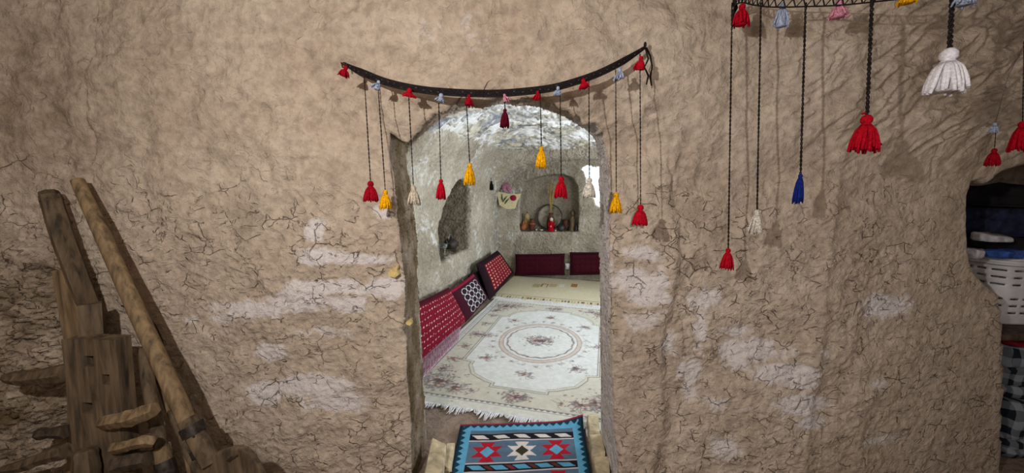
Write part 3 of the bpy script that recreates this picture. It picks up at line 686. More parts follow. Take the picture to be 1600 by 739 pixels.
def band(parent, path, w, name='band'):
    n = len(path); mb = MB(); mb2 = MB()
    wid = [w*min(1, 0.35+min(i, n-1-i)/n*7) for i in range(n)]
    mb.tube(path, wid, 8, flat=0.35, up=(0, 0, 1))
    for ph in (0, 2.1, 4.2):
        pts = [p+Vector((0, -wid[i]*0.42, wid[i]*0.62*math.sin(i*1.9+ph))) for i, p in enumerate(path)]
        mb.tube(pts, 0.0016, 4)
    for s in (-1, 1):
        mb.tube([p+Vector((0, -0.001, s*wid[i]*0.95)) for i, p in enumerate(path)], 0.0026, 5)
    b = obj(name, mb, M['cord'], parent)
    for i in range(2, n-2, 3):
        if random.random() < 0.75:
            p = path[i]+Vector((0, -wid[i]*0.52, random.uniform(-.4, .3)*wid[i])); mb2.tube([p, p+(path[i+1]-path[i])*0.6+Vector((0, 0, random.uniform(-.002, .002)))], 0.0012, 4)
    f = obj('fleck_stitching', mb2, M['cordl'], b); f['kind'] = 'stuff'
    return b
path = cr_spline(band_pts, 9)
band(gar, path, 0.0125)
# knot and loose ends
mb = MB(); e = band_pts[0]; mb.ball(e, 0.008, 8); mb.tube([e, e+Vector((-.012, 0, .006)), e+Vector((-.006, 0, -.014))], 0.0035, 5)
obj('end_knot', mb, M['y_brown'], gar)
mb = MB(); e = Vector(atY(1008, 70, 1.60))-g0
for s, q in ((0, [(1008, 74), (1013, 92), (1007, 105), (1013, 118), (1010, 132)]), (1, [(1010, 74), (1016, 88), (1019, 104), (1016, 120), (1018, 134)])):
    mb.tube([Vector(atY(x, y, 1.60+0.02*s))-g0 for x, y in q], [0.003, 0.004, 0.0028, 0.004, 0.003], 6)
mb.ball(e, 0.008, 8, (.8, .8, 1.5)); obj('loose_ends', mb, M['cord'], gar)
door_t = [  # string top px, tassel top px, length px, width px, depth, mat, label
    ((569, 116), (579, 283), 32, 25, 1.455, 'y_crimson', 'leftmost dark red tassel, fuller than the rest'),
    ((590, 124), (602, 297), 30, 20, 1.455, 'y_yellow', 'mustard yellow tassel left of the doorway'),
    ((638, 137), (646, 290), 30, 22, 1.455, 'y_offwhite', 'off-white tassel before the left jamb'),
    ((685, 143), (689, 280), 31, 17, 1.455, 'y_red', 'red tassel hanging in the left of the doorway'),
    ((728, 146), (734, 255), 33, 19, 1.455, 'y_yellow', 'yellow tassel in the doorway, left one of two'),
    ((788, 147), (789, 170), 28, 15, 1.455, 'y_darkred', 'short-hung maroon tassel at the middle'),
    ((844, 141), (846, 229), 33, 18, 1.455, 'y_yellow', 'yellow tassel in the doorway, right one of two'),
    ((875, 136), (877, 276), 33, 23, 1.455, 'y_red', 'red tassel before the far wall niche'),
    ((920, 122), (921, 278), 30, 22, 1.455, 'y_white', 'white tassel beside the right jamb'),
    ((962, 105), (963, 301), 31, 21, 1.455, 'y_yellow', 'yellow tassel on the right door pillar'),
    ((1000, 84), (1001, 320), 32, 25, 1.455, 'y_red', 'rightmost red tassel, hung lowest')]
for i, (a, b, lp_, wp_, d, mt, lb) in enumerate(door_t):
    hang(gar, atY(*a, d+0.06), atY(*b, d), lp_*d/FPX, wp_*d/FPX, mt, lb, i+1, 0.0017)
small = [(541, 103, 'y_crimson', 17, 15), (592, 126, 'y_pale', 15, 12), (640, 138, 'y_red', 13, 18), (690, 146, 'y_pale', 13, 15), (733, 148, 'y_crimson', 17, 12), (788, 147, 'y_pink', 13, 10),
         (840, 142, 'y_red', 14, 11), (872, 135, 'y_pale', 14, 12), (911, 123, 'y_red', 15, 15), (967, 106, 'y_pale', 17, 15), (1002, 88, 'y_red', 20, 15)]
names = {'y_crimson': 'dark red', 'y_red': 'red', 'y_pale': 'pale blue', 'y_pink': 'pink'}
for i, (x, y, mt, l, w_) in enumerate(small):
    d = 1.49; t = obj('pompom', tassel_mb(l*d/FPX, w_*d/FPX*1.15, 16, 1.0, 50+i, random.choice((-1, 0, 1))), M[mt], gar)
    t.location = Vector(atY(x, y, d))-g0; t['label'] = names[mt]+' short yarn tuft tied to the band'
    t.rotation_euler = (0, random.uniform(-.4, .4), i*1.1)

# right garland: net band across the top, long twisted cords
g1 = Vector(atY(1300, 6, 1.45))
gar2 = thing('tassel_garland', 'black netted garland with long twisted cords and tassels hanging along the right wall', 'garland', g1)
gp2 = [(1146, 3, 1.53), (1160, -2, 1.53), (1180, 2, 1.52), (1210, 5, 1.51), (1260, 4, 1.49), (1310, 2, 1.45), (1360, -3, 1.40), (1420, -10, 1.37), (1490, -20, 1.30), (1560, -34, 1.26), (1640, -52, 1.22)]
bp_ = cr_spline([Vector(atY(*p))-g1 for p in gp2], 10)
mb = MB(); w_ = 0.014
mb.tube([p+Vector((0, 0, w_)) for p in bp_], 0.0028, 5); mb.tube([p-Vector((0, 0, w_)) for p in bp_], 0.0028, 5)
for i in range(0, len(bp_)-4, 3):
    mb.tube([bp_[i]+Vector((0, 0, w_)), bp_[i+1]-Vector((0, -.002, w_))], 0.0024, 5)
    mb.tube([bp_[i+1]-Vector((0, 0, w_)), bp_[i+3]+Vector((0, 0, w_))], 0.0018, 4)
obj('net_band', mb, M['cord'], gar2)
mb = MB(); e = Vector(atY(1147, 4, 1.56))-g1
mb.tube([e+Vector((0, 0, 0.01)), e+Vector((0.008, 0, -.02)), e+Vector((-.002, 0, -.045)), e+Vector((.006, 0, -.075)), e+Vector((.010, 0, -.08))], [0.006, 0.008, 0.006, 0.006, 0.003], 6)
obj('end_knot', mb, M['cord'], gar2)
right_t = [((1144, 4), (1138, 388), 34, 20, 1.52, 'y_red', 'small red tassel tied with white thread, hung lowest', 0.0026, 0.5),
           ((1189, 4), (1183, 328), 38, 21, 1.505, 'y_white', 'off-white tassel', 0.0026, 0.3),
           ((1259, 4), (1251, 272), 45, 16, 1.48, 'y_blue', 'slim navy blue tassel', 0.0030, 0.0),
           ((1363, -4), (1355, 180), 55, 40, 1.38, 'y_red', 'large red tassel with a loose strand', 0.0042, 0.3),
           ((1489, -20), (1484, 76), 66, 54, 1.30, 'y_bright', 'large white tassel, widest of all', 0.0050, 0.15)]
for i, (a, b, lp_, wp_, d, mt, lb, r, ms) in enumerate(right_t):
    t = hang(gar2, atY(*a, d), atY(*b, d), lp_*d/FPX, wp_*d/FPX, mt, lb, i+21, r, ms)
    if i == 0:
        m2 = MB(); m2.tube([(-.006, -.012, -.028), (.004, -.014, -.032), (.0, -.013, -.05), (.006, -.012, -.055)], 0.0035, 5); k_ = obj('white_thread', m2, M['y_white'], t)
    if i == 3:
        m2 = MB(); m2.tube([(.0, .0, -.015), (.03, 0, -.05), (.045, 0, -.085), (.062, 0, -.10)], 0.0035, 5); obj('loose_strand', m2, M['y_red'], t).rotation_euler[2] = -24*1.3
        m2 = MB(); m2.tube([(-.018, 0, .004), (-.008, 0, .008), (0, 0, 0)], 0.004, 5); obj('knot', m2, M['y_crimson'], t).rotation_euler[2] = -24*1.3
for i, (x, y, d, mt, l, w_, lb) in enumerate([(1160, 6, 1.52, 'y_red', 32, 24, 'short red tassel next to the end knot'), (1223, 4, 1.53, 'y_pale', 36, 20, 'short pale lilac tassel'), (1312, 0, 1.46, 'y_pink', 26, 26, 'short pink tassel'),
                                     (1420, -16, 1.37, 'y_yellow', 20, 24, 'short yellow tassel'), (1512, -24, 1.28, 'y_pale', 30, 26, 'short pale grey tassel')]):
    t = obj('short_tassel', tassel_mb(l*d/FPX, w_*d/FPX, 20, 0.9, 80+i), M[mt], gar2); t.location = Vector(atY(x, y, d))-g1; t['label'] = lb; t.rotation_euler[2] = i
# third garland, only two of its strands are in view over the store recess
g2 = Vector(atY(1600, 120, 1.80))
gar3 = thing('tassel_garland', 'strands of red tassels hanging at the right edge above the store recess', 'garland', g2)
mb = MB(); P3 = cr_spline([Vector(atY(x, y, 1.72))-g2 for x, y in ((1605, 60), (1640, 80), (1700, 92), (1760, 90))], 6); mb.tube(P3, 0.006, 6); obj('band', mb, M['cord'], gar3)
hang(gar3, atY(1556, 205, 1.70), atY(1554, 232, 1.70), 26*1.7/FPX, 18*1.7/FPX, 'y_crimson', 'small dark red tassel', 31, 0.0012)
t = obj('pompom', tassel_mb(16*1.7/FPX, 12*1.7/FPX, 14, 1, 91), M['y_pale'], gar3); t.location = Vector(atY(1555, 192, 1.70))-g2; t['label'] = 'pale blue tuft above the small red tassel'
mb = MB(); mb.tube([Vector(atY(1555, 193, 1.70))-g2, Vector(atY(1575, 120, 1.72))-g2, P3[0]], 0.0012, 4); obj('support_thread', mb, M['cordl'], gar3)
hang(gar3, atY(1600, 64, 1.70), atY(1598, 190, 1.70), 44*1.7/FPX, 24*1.7/FPX, 'y_red', 'larger red tassel cut by the picture edge', 32, 0.0014)

# ---------------------------------------------------------------- rugs
def col(c): return np.array(lin(c))
class Canvas:
    def __init__(s, x, y, base):
        s.X, s.Y = np.meshgrid(x, y); s.c = np.zeros(s.X.shape+(3,)); s.c[:] = col(base); s.x, s.y = x, y
    def fill(s, m, c, a=1.0):
        m = (m*a)[..., None] if m.dtype != bool else (m.astype(float)*a)[..., None]; s.c = s.c*(1-m)+col(c)*m
    def blob(s, cx, cy, rx, ry, c, a=0.8, rot=0.0):
        R = max(rx, ry)*1.1
        i0, i1 = np.searchsorted(s.x, (cx-R, cx+R)); j0, j1 = np.searchsorted(s.y, (cy-R, cy+R))
        if i1 <= i0 or j1 <= j0: return
        X = s.X[j0:j1, i0:i1]-cx; Y = s.Y[j0:j1, i0:i1]-cy; cr, sr = math.cos(rot), math.sin(rot)
        u = (X*cr+Y*sr)/rx; v = (-X*sr+Y*cr)/ry; m = (np.clip(1.6-1.6*(u*u+v*v), 0, 1)*a)[..., None]
        s.c[j0:j1, i0:i1] = s.c[j0:j1, i0:i1]*(1-m)+col(c)*m
    def line(s, pts, w, c, a=0.9):
        for p, q in zip(pts[:-1], pts[1:]):
            L = math.hypot(q[0]-p[0], q[1]-p[1]); n = max(1, int(L/(w*0.6)))
            for k in range(n): t = k/n; s.blob(p[0]+(q[0]-p[0])*t, p[1]+(q[1]-p[1])*t, w, w, c, a)
    def poly(s, pts, c, a=1.0):
        xs_ = [p[0] for p in pts]; ys_ = [p[1] for p in pts]
        i0, i1 = np.searchsorted(s.x, (min(xs_), max(xs_))); j0, j1 = np.searchsorted(s.y, (min(ys_), max(ys_)))
        i0 = max(i0-1, 0); j0 = max(j0-1, 0); i1 += 1; j1 += 1
        X = s.X[j0:j1, i0:i1]; Y = s.Y[j0:j1, i0:i1]
        if X.size == 0: return
        _, _, _, ins = seg_dist(X, Y, pts); m = (ins*a)[..., None]; s.c[j0:j1, i0:i1] = s.c[j0:j1, i0:i1]*(1-m)+col(c)*m
FL_D = [(96, 62, 66), (120, 84, 82), (78, 80, 92), (104, 110, 122), (112, 92, 72), (134, 102, 92)]
def bouquet(cv, cx, cy, R, n, r, dense=1.0, tall=1.0):
    for i in range(n):
        a = r.uniform(0, 2*math.pi); d = R*abs(r.gauss(0, 0.5))
        x = cx+d*math.cos(a)*1.25; y = cy+d*math.sin(a)*tall
        k = r.uniform(0.007, 0.018)*(1.35 if d < R*0.4 else 0.85)
        cv.blob(x, y, k*r.uniform(.8, 1.6), k*r.uniform(.6, 1), r.choice(FL_D), 0.75*dense, r.uniform(0, 3.1))
    for i in range(int(n*0.25)):
        a = r.uniform(0, 2*math.pi); d = R*r.uniform(.2, .5); cv.blob(cx+d*math.cos(a), cy+d*math.sin(a), 0.012, 0.010, r.choice([(176, 140, 134), (200, 196, 190)]), 0.7)
    for i in range(int(n*0.3)):                               # curling stems
        a = r.uniform(0, 2*math.pi); x0 = cx+R*.4*math.cos(a); y0 = cy+R*.4*math.sin(a); pts = []
        for k in range(6):
            pts.append((x0, y0)); x0 += 0.014*math.cos(a); y0 += 0.014*math.sin(a); a += r.uniform(-.2, .9)
        cv.line(pts, 0.0042, r.choice([(120, 118, 126), (136, 120, 110)]), 0.6*dense)
def flat_rug(name, cv, mat, rot, loc, amp=0.004, thick=0.010):
    n, m = cv.X.shape
    Z = thick+amp*fbm(cv.X*3, cv.Y*3, 3)
    P = np.stack([cv.X, cv.Y, Z], -1)
    # skirt down to the floor
    def ring(P, dz): Q = P.copy(); Q[..., 2] = dz; return Q
    P2 = np.concatenate([ring(P[:1], 0), P, ring(P[-1:], 0)], 0); c2 = np.concatenate([cv.c[:1], cv.c, cv.c[-1:]], 0)
    P3 = np.concatenate([ring(P2[:, :1], 0), P2, ring(P2[:, -1:], 0)], 1); c3 = np.concatenate([c2[:, :1], c2, c2[:, -1:]], 1)
    o = link(name, grid_mesh(name, P3, c3), mat); o.rotation_euler = (0, 0, rot); o.location = loc
    return o
r = random.Random(4)
HW, HH = 0.86, 1.32
cv = Canvas(np.arange(-HW, HW+1e-6, 0.006), np.arange(-HH, HH+1e-6, 0.006), (206, 208, 206))
X, Y = cv.X, cv.Y; aX, aY = np.abs(X), np.abs(Y)
cv.fill((aX > HW-0.30) | (aY > HH-0.34), (194, 191, 178))
cv.fill((aX > HW-0.10) | (aY > HH-0.12), (206, 206, 198))
cv.fill(np.clip(fbm(X*5, Y*5, 3)*1.3+0.1, 0, 1), (186, 188, 178), 0.45)
for d, w_ in ((0.10, 0.004), (0.075, 0.003)):
    cv.fill(((np.abs(aX-(HW-d)) < w_) & (aY < HH-d*1.2)) | ((np.abs(aY-(HH-d*1.2)) < w_) & (aX < HW-d)), (112, 118, 128), 0.8)
saw = np.abs((X/0.042) % 1-0.5)*2
cv.fill((aY > HH-0.118) & (aY < HH-0.118+0.022*saw) & (aX < HW-0.08), (118, 104, 102), 0.9)
cv.fill((aX > HW-0.055) & (aX < HW-0.045+0.016*(np.abs((Y/0.05) % 1-0.5)*2)), (130, 134, 150), 0.6)
# bracketed field outline
for off in (0, 0.022):
    bx, by = HW-0.30+off, HH-0.34+off
    for sx in (-1, 1):
        for sy in (-1, 1):
            pts = [(0, by), (bx-0.36, by), (bx-0.36, by-0.05), (bx-0.30, by-0.07), (bx-0.16, by-0.16), (bx-0.09, by-0.30), (bx-0.09, by-0.36), (bx, by-0.38), (bx, 0)]
            cv.line([(p[0]*sx, p[1]*sy) for p in pts], 0.0042, (108, 108, 112), 0.85)
            if off == 0:
                cv.poly([((p[0])*sx, p[1]*sy) for p in pts[1:-1]]+[(bx*sx, by*sy)], (194, 191, 178))
# medallion
E_ = lambda a, b: (X/a)**2+(Y/b)**2
rr = np.sqrt(E_(0.40, 0.50)); cv.fill((rr > 0.90) & (rr < 1.0), (190, 178, 168), 0.9); cv.fill((np.abs(rr-1.0) < 0.012) | (np.abs(rr-0.9) < 0.012), (150, 130, 124), 0.75)
cv.fill((np.abs(rr-1.1) < 0.006), (150, 140, 140), 0.4)
for i in range(150):
    a = 2*math.pi*i/150; k = 0.80+0.012*math.sin(a*18); cv.blob(0.40*k*math.cos(a), 0.50*k*math.sin(a), r.uniform(.009, .022), r.uniform(.007, .012), r.choice(FL_D), 0.8, a*3)
bouquet(cv, 0, 0, 0.19, 190, r, 0.95)
for a in range(0, 360, 45):
    A = math.radians(a+ (22.5 if a % 90 else 0)*0); bouquet(cv, 0.56*math.cos(A), 0.74*math.sin(A), 0.075, 36, r, 0.8)
for i in range(26):
    a = 2*math.pi*i/26; bouquet(cv, 0.455*math.cos(a), 0.57*math.sin(a), 0.03, 5, r, 0.5)
for sx in (-1, 1):
    bouquet(cv, sx*(HW-0.20), 0, 0.09, 60, r, 0.85)
    for k in (-0.62, -0.33, 0.33, 0.62): bouquet(cv, sx*(HW-0.20), k, 0.06, 34, r, 0.8)
    for sy in (-1, 1):
        bouquet(cv, sx*(HW-0.24), sy*(HH-0.30), 0.19, 190, r, 0.85); bouquet(cv, sx*(HW-0.40), sy*(HH-0.24), 0.10, 60, r, 0.8); bouquet(cv, sx*(HW-0.18), sy*(HH-0.50), 0.09, 50, r, 0.8)
        bouquet(cv, sx*0.32, sy*(HH-0.22), 0.03, 12, r, 0.8)
for sy in (-1, 1): bouquet(cv, 0, sy*(HH-0.23), 0.11, 110, r, 0.95, 0.55)
RUGC = (-0.56, 3.62)
rug_root = thing('floral_rug', 'large ivory rug with floral medallion and white fringe, nearest the doorway', 'rug', rw(*RUGC, FZ), -TH)
flat_rug('rug_field', cv, M['pile'], 0, (0, 0, 0)).parent = rug_root
for sy in (-1, 1):
    mb = MB()
    for i in range(230):
        x = -HW+2*HW*i/229; l = random.uniform(0.05, 0.085)*(0.75+0.4*math.sin(i*0.21)); dx = random.uniform(-.02, .02)
        mb.tube([(x, sy*(HH-0.004), 0.008), (x+dx*.4, sy*(HH+l*.5), 0.007+(0.012 if sy > 0 else 0)), (x+dx, sy*(HH+l), 0.004+(0.015 if sy > 0 else 0))], [0.0045, 0.0045, 0.003], 4)
    f = obj('fringe', mb, M['fringe'], rug_root); f['kind'] = 'stuff'
# cream rug
y0c, y1c = 4.955, 6.50
cv = Canvas(np.arange(-1.0, 1.0, 0.009), np.arange(-(y1c-y0c)/2, (y1c-y0c)/2, 0.009), (196, 188, 160)); X, Y = cv.X, cv.Y
cxr = -0.50
y_near = -(y1c-y0c)/2
cv.fill((Y > y_near+0.24) & (Y < y_near+0.262), (120, 110, 92), 0.7)
for i in range(44):
    x = -0.95+i*0.043+r.uniform(-.01, .01); cv.fill((np.abs(X-x) < r.choice((.006, .010, .016))) & (np.abs(Y-(y_near+0.15)) < 0.045), r.choice([(60, 50, 44), (120, 70, 40), (84, 76, 60), (170, 160, 130)]), 0.9)
for x, w_, c in ((838, 12, (166, 158, 120)), (864, 12, (182, 160, 120)), (878, 9, (206, 204, 190)), (897, 10, (160, 116, 66))):
    p = rZ(x, 447); cv.fill((np.abs(X-(p[0]-cxr)) < w_*0.0048) & (np.abs(Y-(p[1]-(y0c+y1c)/2)) < 0.11), c)
p = rZ(851, 447); dx = X-(p[0]-cxr); dy = Y-(p[1]-(y0c+y1c)/2)
cv.fill((np.abs(dx) < 0.055) & (dy < 0.11) & (dy > -.11) & ~((np.abs(dx) < 0.03) & (dy < 0.07)), (146, 104, 66))
o = flat_rug('cream_rug', cv, M['pile'], -TH, rw(cxr, (y0c+y1c)/2, FZ)); tag(o, 'plain cream rug with small block motifs at the far end of the inner room', 'rug')

# kilim on the threshold
W_, = (0.78,)
cv = Canvas(np.arange(0, W_, 0.003), np.arange(0, 1.05, 0.003), (88, 112, 134)); X, Y = cv.X, cv.Y    # Y: 0 = far edge
cv.fill(np.clip(fbm(X*4, Y*20, 3)+0.3, 0, 1), (72, 92, 112), 0.6)
B0 = 0.075
def hline(y, w_, c): cv.fill(np.abs(Y-y) < w_, c)
def para_band(y, h, cols_):
    cv.fill(np.abs(Y-y) < h/2, (26, 26, 32))
    n = 5; ww = (W_-2*B0)/n
    for i in range(n):
        cx = B0+(i+0.5)*ww
        k = len(cols_)
        s = cols_[i % k]
        cv.poly([(cx-0.055, y-h*0.32), (cx+0.015, y-h*0.32), (cx+0.055, y+h*0.32), (cx-0.015, y+h*0.32)], s)
        if k > 1 and i < n-1: cv.poly([(cx+0.03, y-h*0.32), (cx+ww-0.065, y-h*0.32), (cx+ww-0.03, y+h*0.32), (cx+0.07, y+h*0.32)], (94, 52, 44) if i != 1 else (120, 50, 60))
def star(cx, cy, s, c, cc):
    t = s/2
    cv.poly([(cx, cy), (cx-t*.55, cy-t), (cx+t*.55, cy-t)], c); cv.poly([(cx, cy), (cx-t*.55, cy+t), (cx+t*.55, cy+t)], c)
    cv.poly([(cx-t*1.1, cy-t*.55), (cx-t*.2, cy-t*.5), (cx, cy), (cx-t*.2, cy+t*.5), (cx-t*1.1, cy+t*.55), (cx-t*.62, cy)], c)
    cv.poly([(cx+t*1.1, cy-t*.55), (cx+t*.2, cy-t*.5), (cx, cy), (cx+t*.2, cy+t*.5), (cx+t*1.1, cy+t*.55), (cx+t*.62, cy)], c)
    cv.poly([(cx-t*.5, cy), (cx, cy-t*.55), (cx+t*.5, cy), (cx, cy+t*.55)], cc)
RED, LB, WH = (168, 26, 46), (92, 160, 196), (206, 200, 196)
y = 0.135
for blk in range(4):
    para_band(y, 0.055, [WH] if blk % 2 == 0 else [LB, LB]); hline(y+0.034, 0.0045, (200, 190, 194))
    if blk: hline(y-0.034, 0.0045, (200, 190, 194))
    fy = y+0.034+0.095
    if blk % 2 == 0:
        star(W_*0.24, fy, 0.165, RED, LB); star(W_*0.5, fy, 0.155, WH, (58, 52, 36)); star(W_*0.76, fy, 0.165, RED, LB)
    else:
        star(W_*0.24, fy, 0.165, RED, LB); star(W_*0.5, fy, 0.155, WH, (58, 52, 36)); star(W_*0.76, fy, 0.165, RED, LB)
    y += 0.255
ed = np.minimum(np.minimum(X, W_-X), Y-0.0)
cv.fill(ed < B0, LB); tri = np.where((Y < B0) & (Y < np.minimum(X, W_-X)), np.abs((X/0.045) % 1-0.5)*2, np.abs((Y/0.045) % 1-0.5)*2)
cv.fill(ed < 0.022+0.024*tri, (24, 58, 76)); cv.fill(ed < 0.016, (22, 40, 54)); cv.fill(Y < 0.014, (146, 44, 66))
fl_, fr_ = wZ(719.5, 667), wZ(911, 650, FZ+0.05); nl_, nr_ = wZ(704, 739), wZ(924, 739)
U_ = X/W_; V_ = Y
fl2, fr2, nl2, nr2 = fl_[:2], fr_[:2], nl_[:2], nr_[:2]
dl = (nl2-fl2)/np.linalg.norm(nl2-fl2); dr_ = (nr2-fr2)/np.linalg.norm(nr2-fr2)
base = fl2*(1-U_[..., None])+fr2*U_[..., None]; dirn = dl*(1-U_[..., None])+dr_*U_[..., None]
# draping: run flat, then over the step edge at y=1.64 down to the outer floor
P = np.zeros(X.shape+(3,)); zt = FZ+0.017
for i in range(X.shape[1]):
    b0 = base[0, i]; d0 = dirn[0, i]; s = V_[:, i]
    flat_len = (b0[1]-1.60)/(-d0[1]); s1 = np.minimum(s, flat_len); s2 = np.clip(s-flat_len, 0, FZ); s3 = np.clip(s-flat_len-FZ, 0, None)
    P[:, i, 0] = b0[0]+d0[0]*(s1+s3); P[:, i, 1] = b0[1]+d0[1]*(s1+s3+0.012*(s2/FZ)); P[:, i, 2] = zt-s2
P[..., 2] += 0.006*fbm(X*6, Y*3, 2)+0.0
curl = np.clip((U_-0.72)/0.28, 0, 1)**2*np.exp(-(Y/0.05)**2); P[..., 2] += 0.045*curl+0.006*np.clip((U_-.2), 0, 1)*np.exp(-(Y/0.05)**2)
P[..., 2] = np.maximum(P[..., 2], 0.008)
me = grid_mesh('kilim', P[:, ::-1], cv.c[:, ::-1]); o = link('kilim', me, M['design']); md = o.modifiers.new('t', 'SOLIDIFY'); md.thickness = 0.006; md.offset = -1
tag(o, 'blue kilim with red and white star motifs and zigzag border lying across the threshold', 'rug')

# ---------------------------------------------------------------- cushions
def cushion(name, corners, thick, paint, label, nu=110, nv=80, group=None, sag=0.0, cat='cushion'):
    """corners (room frame): bottom-left, bottom-right, top-right, top-left as seen from the room"""
    a, b, c, d = (np.array(p, float) for p in corners)
    wdt = np.linalg.norm(b-a); hgt = np.linalg.norm(d-a)
    u = np.linspace(0, 1, nu); v = np.linspace(0, 1, nv); U, V = np.meshgrid(u, v)
    nrm = np.cross(b-a, d-a); nrm /= np.linalg.norm(nrm)
    Bp = (a*(1-U[..., None])+b*U[..., None])*(1-V[..., None])+(d*(1-U[..., None])+c*U[..., None])*V[..., None]
    e = (np.clip(1-np.abs(2*U-1)**6, 0, 1)*np.clip(1-np.abs(2*V-1)**6, 0, 1))**0.5*(0.75+0.25*(1-(2*U-1)**2)*(1-(2*V-1)**2))
    e = e*(1+0.12*fbm(U*4+a[1], V*4, 2))
    # pinch the edges between the corners a little
    cen = (a+b+c+d)/4; pin = 0.03*((np.abs(2*U-1)**4)*(1-(2*V-1)**2)+(np.abs(2*V-1)**4)*(1-(2*U-1)**2)); Bp = Bp+(cen-Bp)*pin[..., None]
    F_ = Bp+nrm*(e*thick*0.5)[..., None]; K_ = Bp-nrm*(e*thick*0.5)[..., None]
    cvs = paint(U*wdt, V*hgt, wdt, hgt)
    cx_ = cen.copy(); cx_[2] = min(a[2], b[2])
    V0 = np.concatenate([F_.reshape(-1, 3), K_.reshape(-1, 3)])-cx_; n = nu*nv
    i1 = np.arange(n).reshape(nv, nu); f1 = np.stack([i1[:-1, :-1], i1[:-1, 1:], i1[1:, 1:], i1[1:, :-1]], -1).reshape(-1, 4); f2 = f1[:, ::-1]+n
    back = np.zeros((n, 3)); back[:] = cvs[0, 0]
    me = raw_mesh(name, V0, np.concatenate([f1, f2]), np.concatenate([cvs.reshape(-1, 3), back]))
    o = link(name, me, M['design']); o.location = rw(*cx_); o.rotation_euler = ROOM
    return tag(o, label, cat, group)
def base_col(U, c, c2, n=0.5):
    out = np.zeros(U.shape+(3,)); k = np.clip(0.5+n*fbm(U*30, U*0+1, 2), 0, 1)[..., None]; out[:] = col(c); return out*k+col(c2)*(1-k)
def put(cl, m, c, a=1.0): m = (m.astype(float)*a)[..., None]; return cl*(1-m)+col(c)*m
def p_red(u, v, w, h):
    cl = base_col(u, (120, 14, 38), (98, 12, 34)); sx, sy = 0.056, 0.056
    row = np.floor(v/sy); fu = ((u+row*sx*0.5)/sx) % 1; fv = (v/sy) % 1
    ins = (u > .04) & (u < w-.03) & (v > .03) & (v < h-.06)
    cl = put(cl, ins & (np.abs(fu-fv*0.5-0.2) < 0.07) & (fv > .3) & (fv < .52), (206, 170, 160)); cl = put(cl, ins & (np.abs(fu-fv*0.5-0.42) < 0.06) & (fv > .42) & (fv < .62), (214, 196, 170))
    cl = put(cl, ins & (np.abs(fu-.75) < .08) & (fv > .1) & (fv < .3), (30, 16, 30)); cl = put(cl, ins & (np.abs(fu-.3) < .2) & (fv > .66) & (fv < .8), (60, 10, 28))
    return put(cl, (u > w-.025) | (v > h-.045), (70, 12, 30))
def p_hex(u, v, w, h):
    cl = base_col(u, (60, 16, 30), (46, 14, 26)); m = (u > w*.2) & (u < w*.86) & (v > h*.10) & (v < h*.86)
    nx, ny = 4, 4; a = (u-w*.2)/(w*.66)*nx; b = (v-h*.10)/(h*.76)*ny
    fa, fb = a % 1-.5, b % 1-.5; rad = np.maximum(np.maximum(np.abs(fa), np.abs(fb)), (np.abs(fa)+np.abs(fb))*.74)
    cl = put(cl, m & (rad < .50), (196, 192, 192)); cl = put(cl, m & (rad < .43), (26, 22, 34)); cl = put(cl, m & (rad < .10), (90, 20, 40))
    dia = np.maximum(np.abs(fa), np.abs(fb)); cl = put(cl, m & (np.minimum(.5-np.abs(fa), .5-np.abs(fb)) < .0), (196, 192, 192)); cl = put(cl, m & ((.5-np.abs(fa))+(.5-np.abs(fb)) < .22), (60, 56, 66))
    return put(cl, v > h*.93, (132, 26, 52))
def p_dots(u, v, w, h):
    cl = base_col(u, (34, 16, 24), (26, 14, 22)); m = (u > w*.13) & (u < w*.87) & (v > h*.13) & (v < h*.87)
    cl = put(cl, m, (112, 18, 40)); fu = ((u-w*.13)/(w*.74)*8) % 1; fv = ((v-h*.13)/(h*.74)*8) % 1
    cl = put(cl, m & (np.abs(fu-.5) < .14) & (np.abs(fv-.5) < .2), (196, 166, 120)); return put(cl, m & (np.abs(fu-.5) < .08) & (np.abs(fv-0.1) < .12), (40, 14, 26))
def p_dark(u, v, w, h): return base_col(u, (26, 18, 24), (20, 14, 20))
def p_maroon(u, v, w, h):
    cl = base_col(u, (62, 12, 26), (50, 10, 22)); m = (u > .06) & (u < w-.06) & (v > .05) & (v < h-.05)
    fu = (u/.09) % 1; fv = (v/.09) % 1; cl = put(cl, m & (np.abs(np.abs(fu-.5)+np.abs(fv-.5)-.35) < .06), (84, 24, 36), .7); return put(cl, (np.abs(u-.05) < .006) | (np.abs(u-w+.05) < .006) | (np.abs(v-.045) < .006) | (np.abs(v-h+.045) < .006), (30, 10, 18))
n_lean = np.array([0.55, 0, 0.20]); p_lean = np.array([-1.47, 3.0, FZ])
def L(x, y, o=0.0): return rplane(x, y, p_lean+np.array([o, 0, 0]), n_lean)
def floor_clamp(ps, z):
    for p in ps: p[2] = max(p[2], z)
    return ps
cr_ = floor_clamp([L(640, 580), L(729, 507), L(701, 449), L(612, 490)], FZ+0.015)
cushion('cushion', cr_, 0.13, p_red, 'red woven cushion with rows of small white ticks, nearest on the left')
cr_ = floor_clamp([L(727, 508, .02), L(762, 466, .02), L(739, 428, .02), L(701, 455, .02)], FZ+0.015)
cushion('cushion', cr_, 0.12, p_hex, 'maroon cushion with white-ringed black octagons, between the two red patterned ones')
cr_ = floor_clamp([L(765, 470, .06), L(803, 427, .10), L(777, 391, .06), L(744, 412, .02)], FZ+0.015)
cushion('cushion', cr_, 0.13, p_dots, 'dark-edged cushion with red dotted field, tilted in the far left corner')
cr_ = floor_clamp([L(748, 474, -.07), L(768, 456, -.07), L(755, 418, -.07), L(731, 431, -.07)], FZ+0.015)
cushion('cushion', cr_, 0.10, p_dark, 'plain black cushion wedged behind the octagon and dotted cushions', 50, 40)
Bk = lambda x, y: rplane(x, y, (0, 6.42, FZ), (0, -0.97, 0.22))
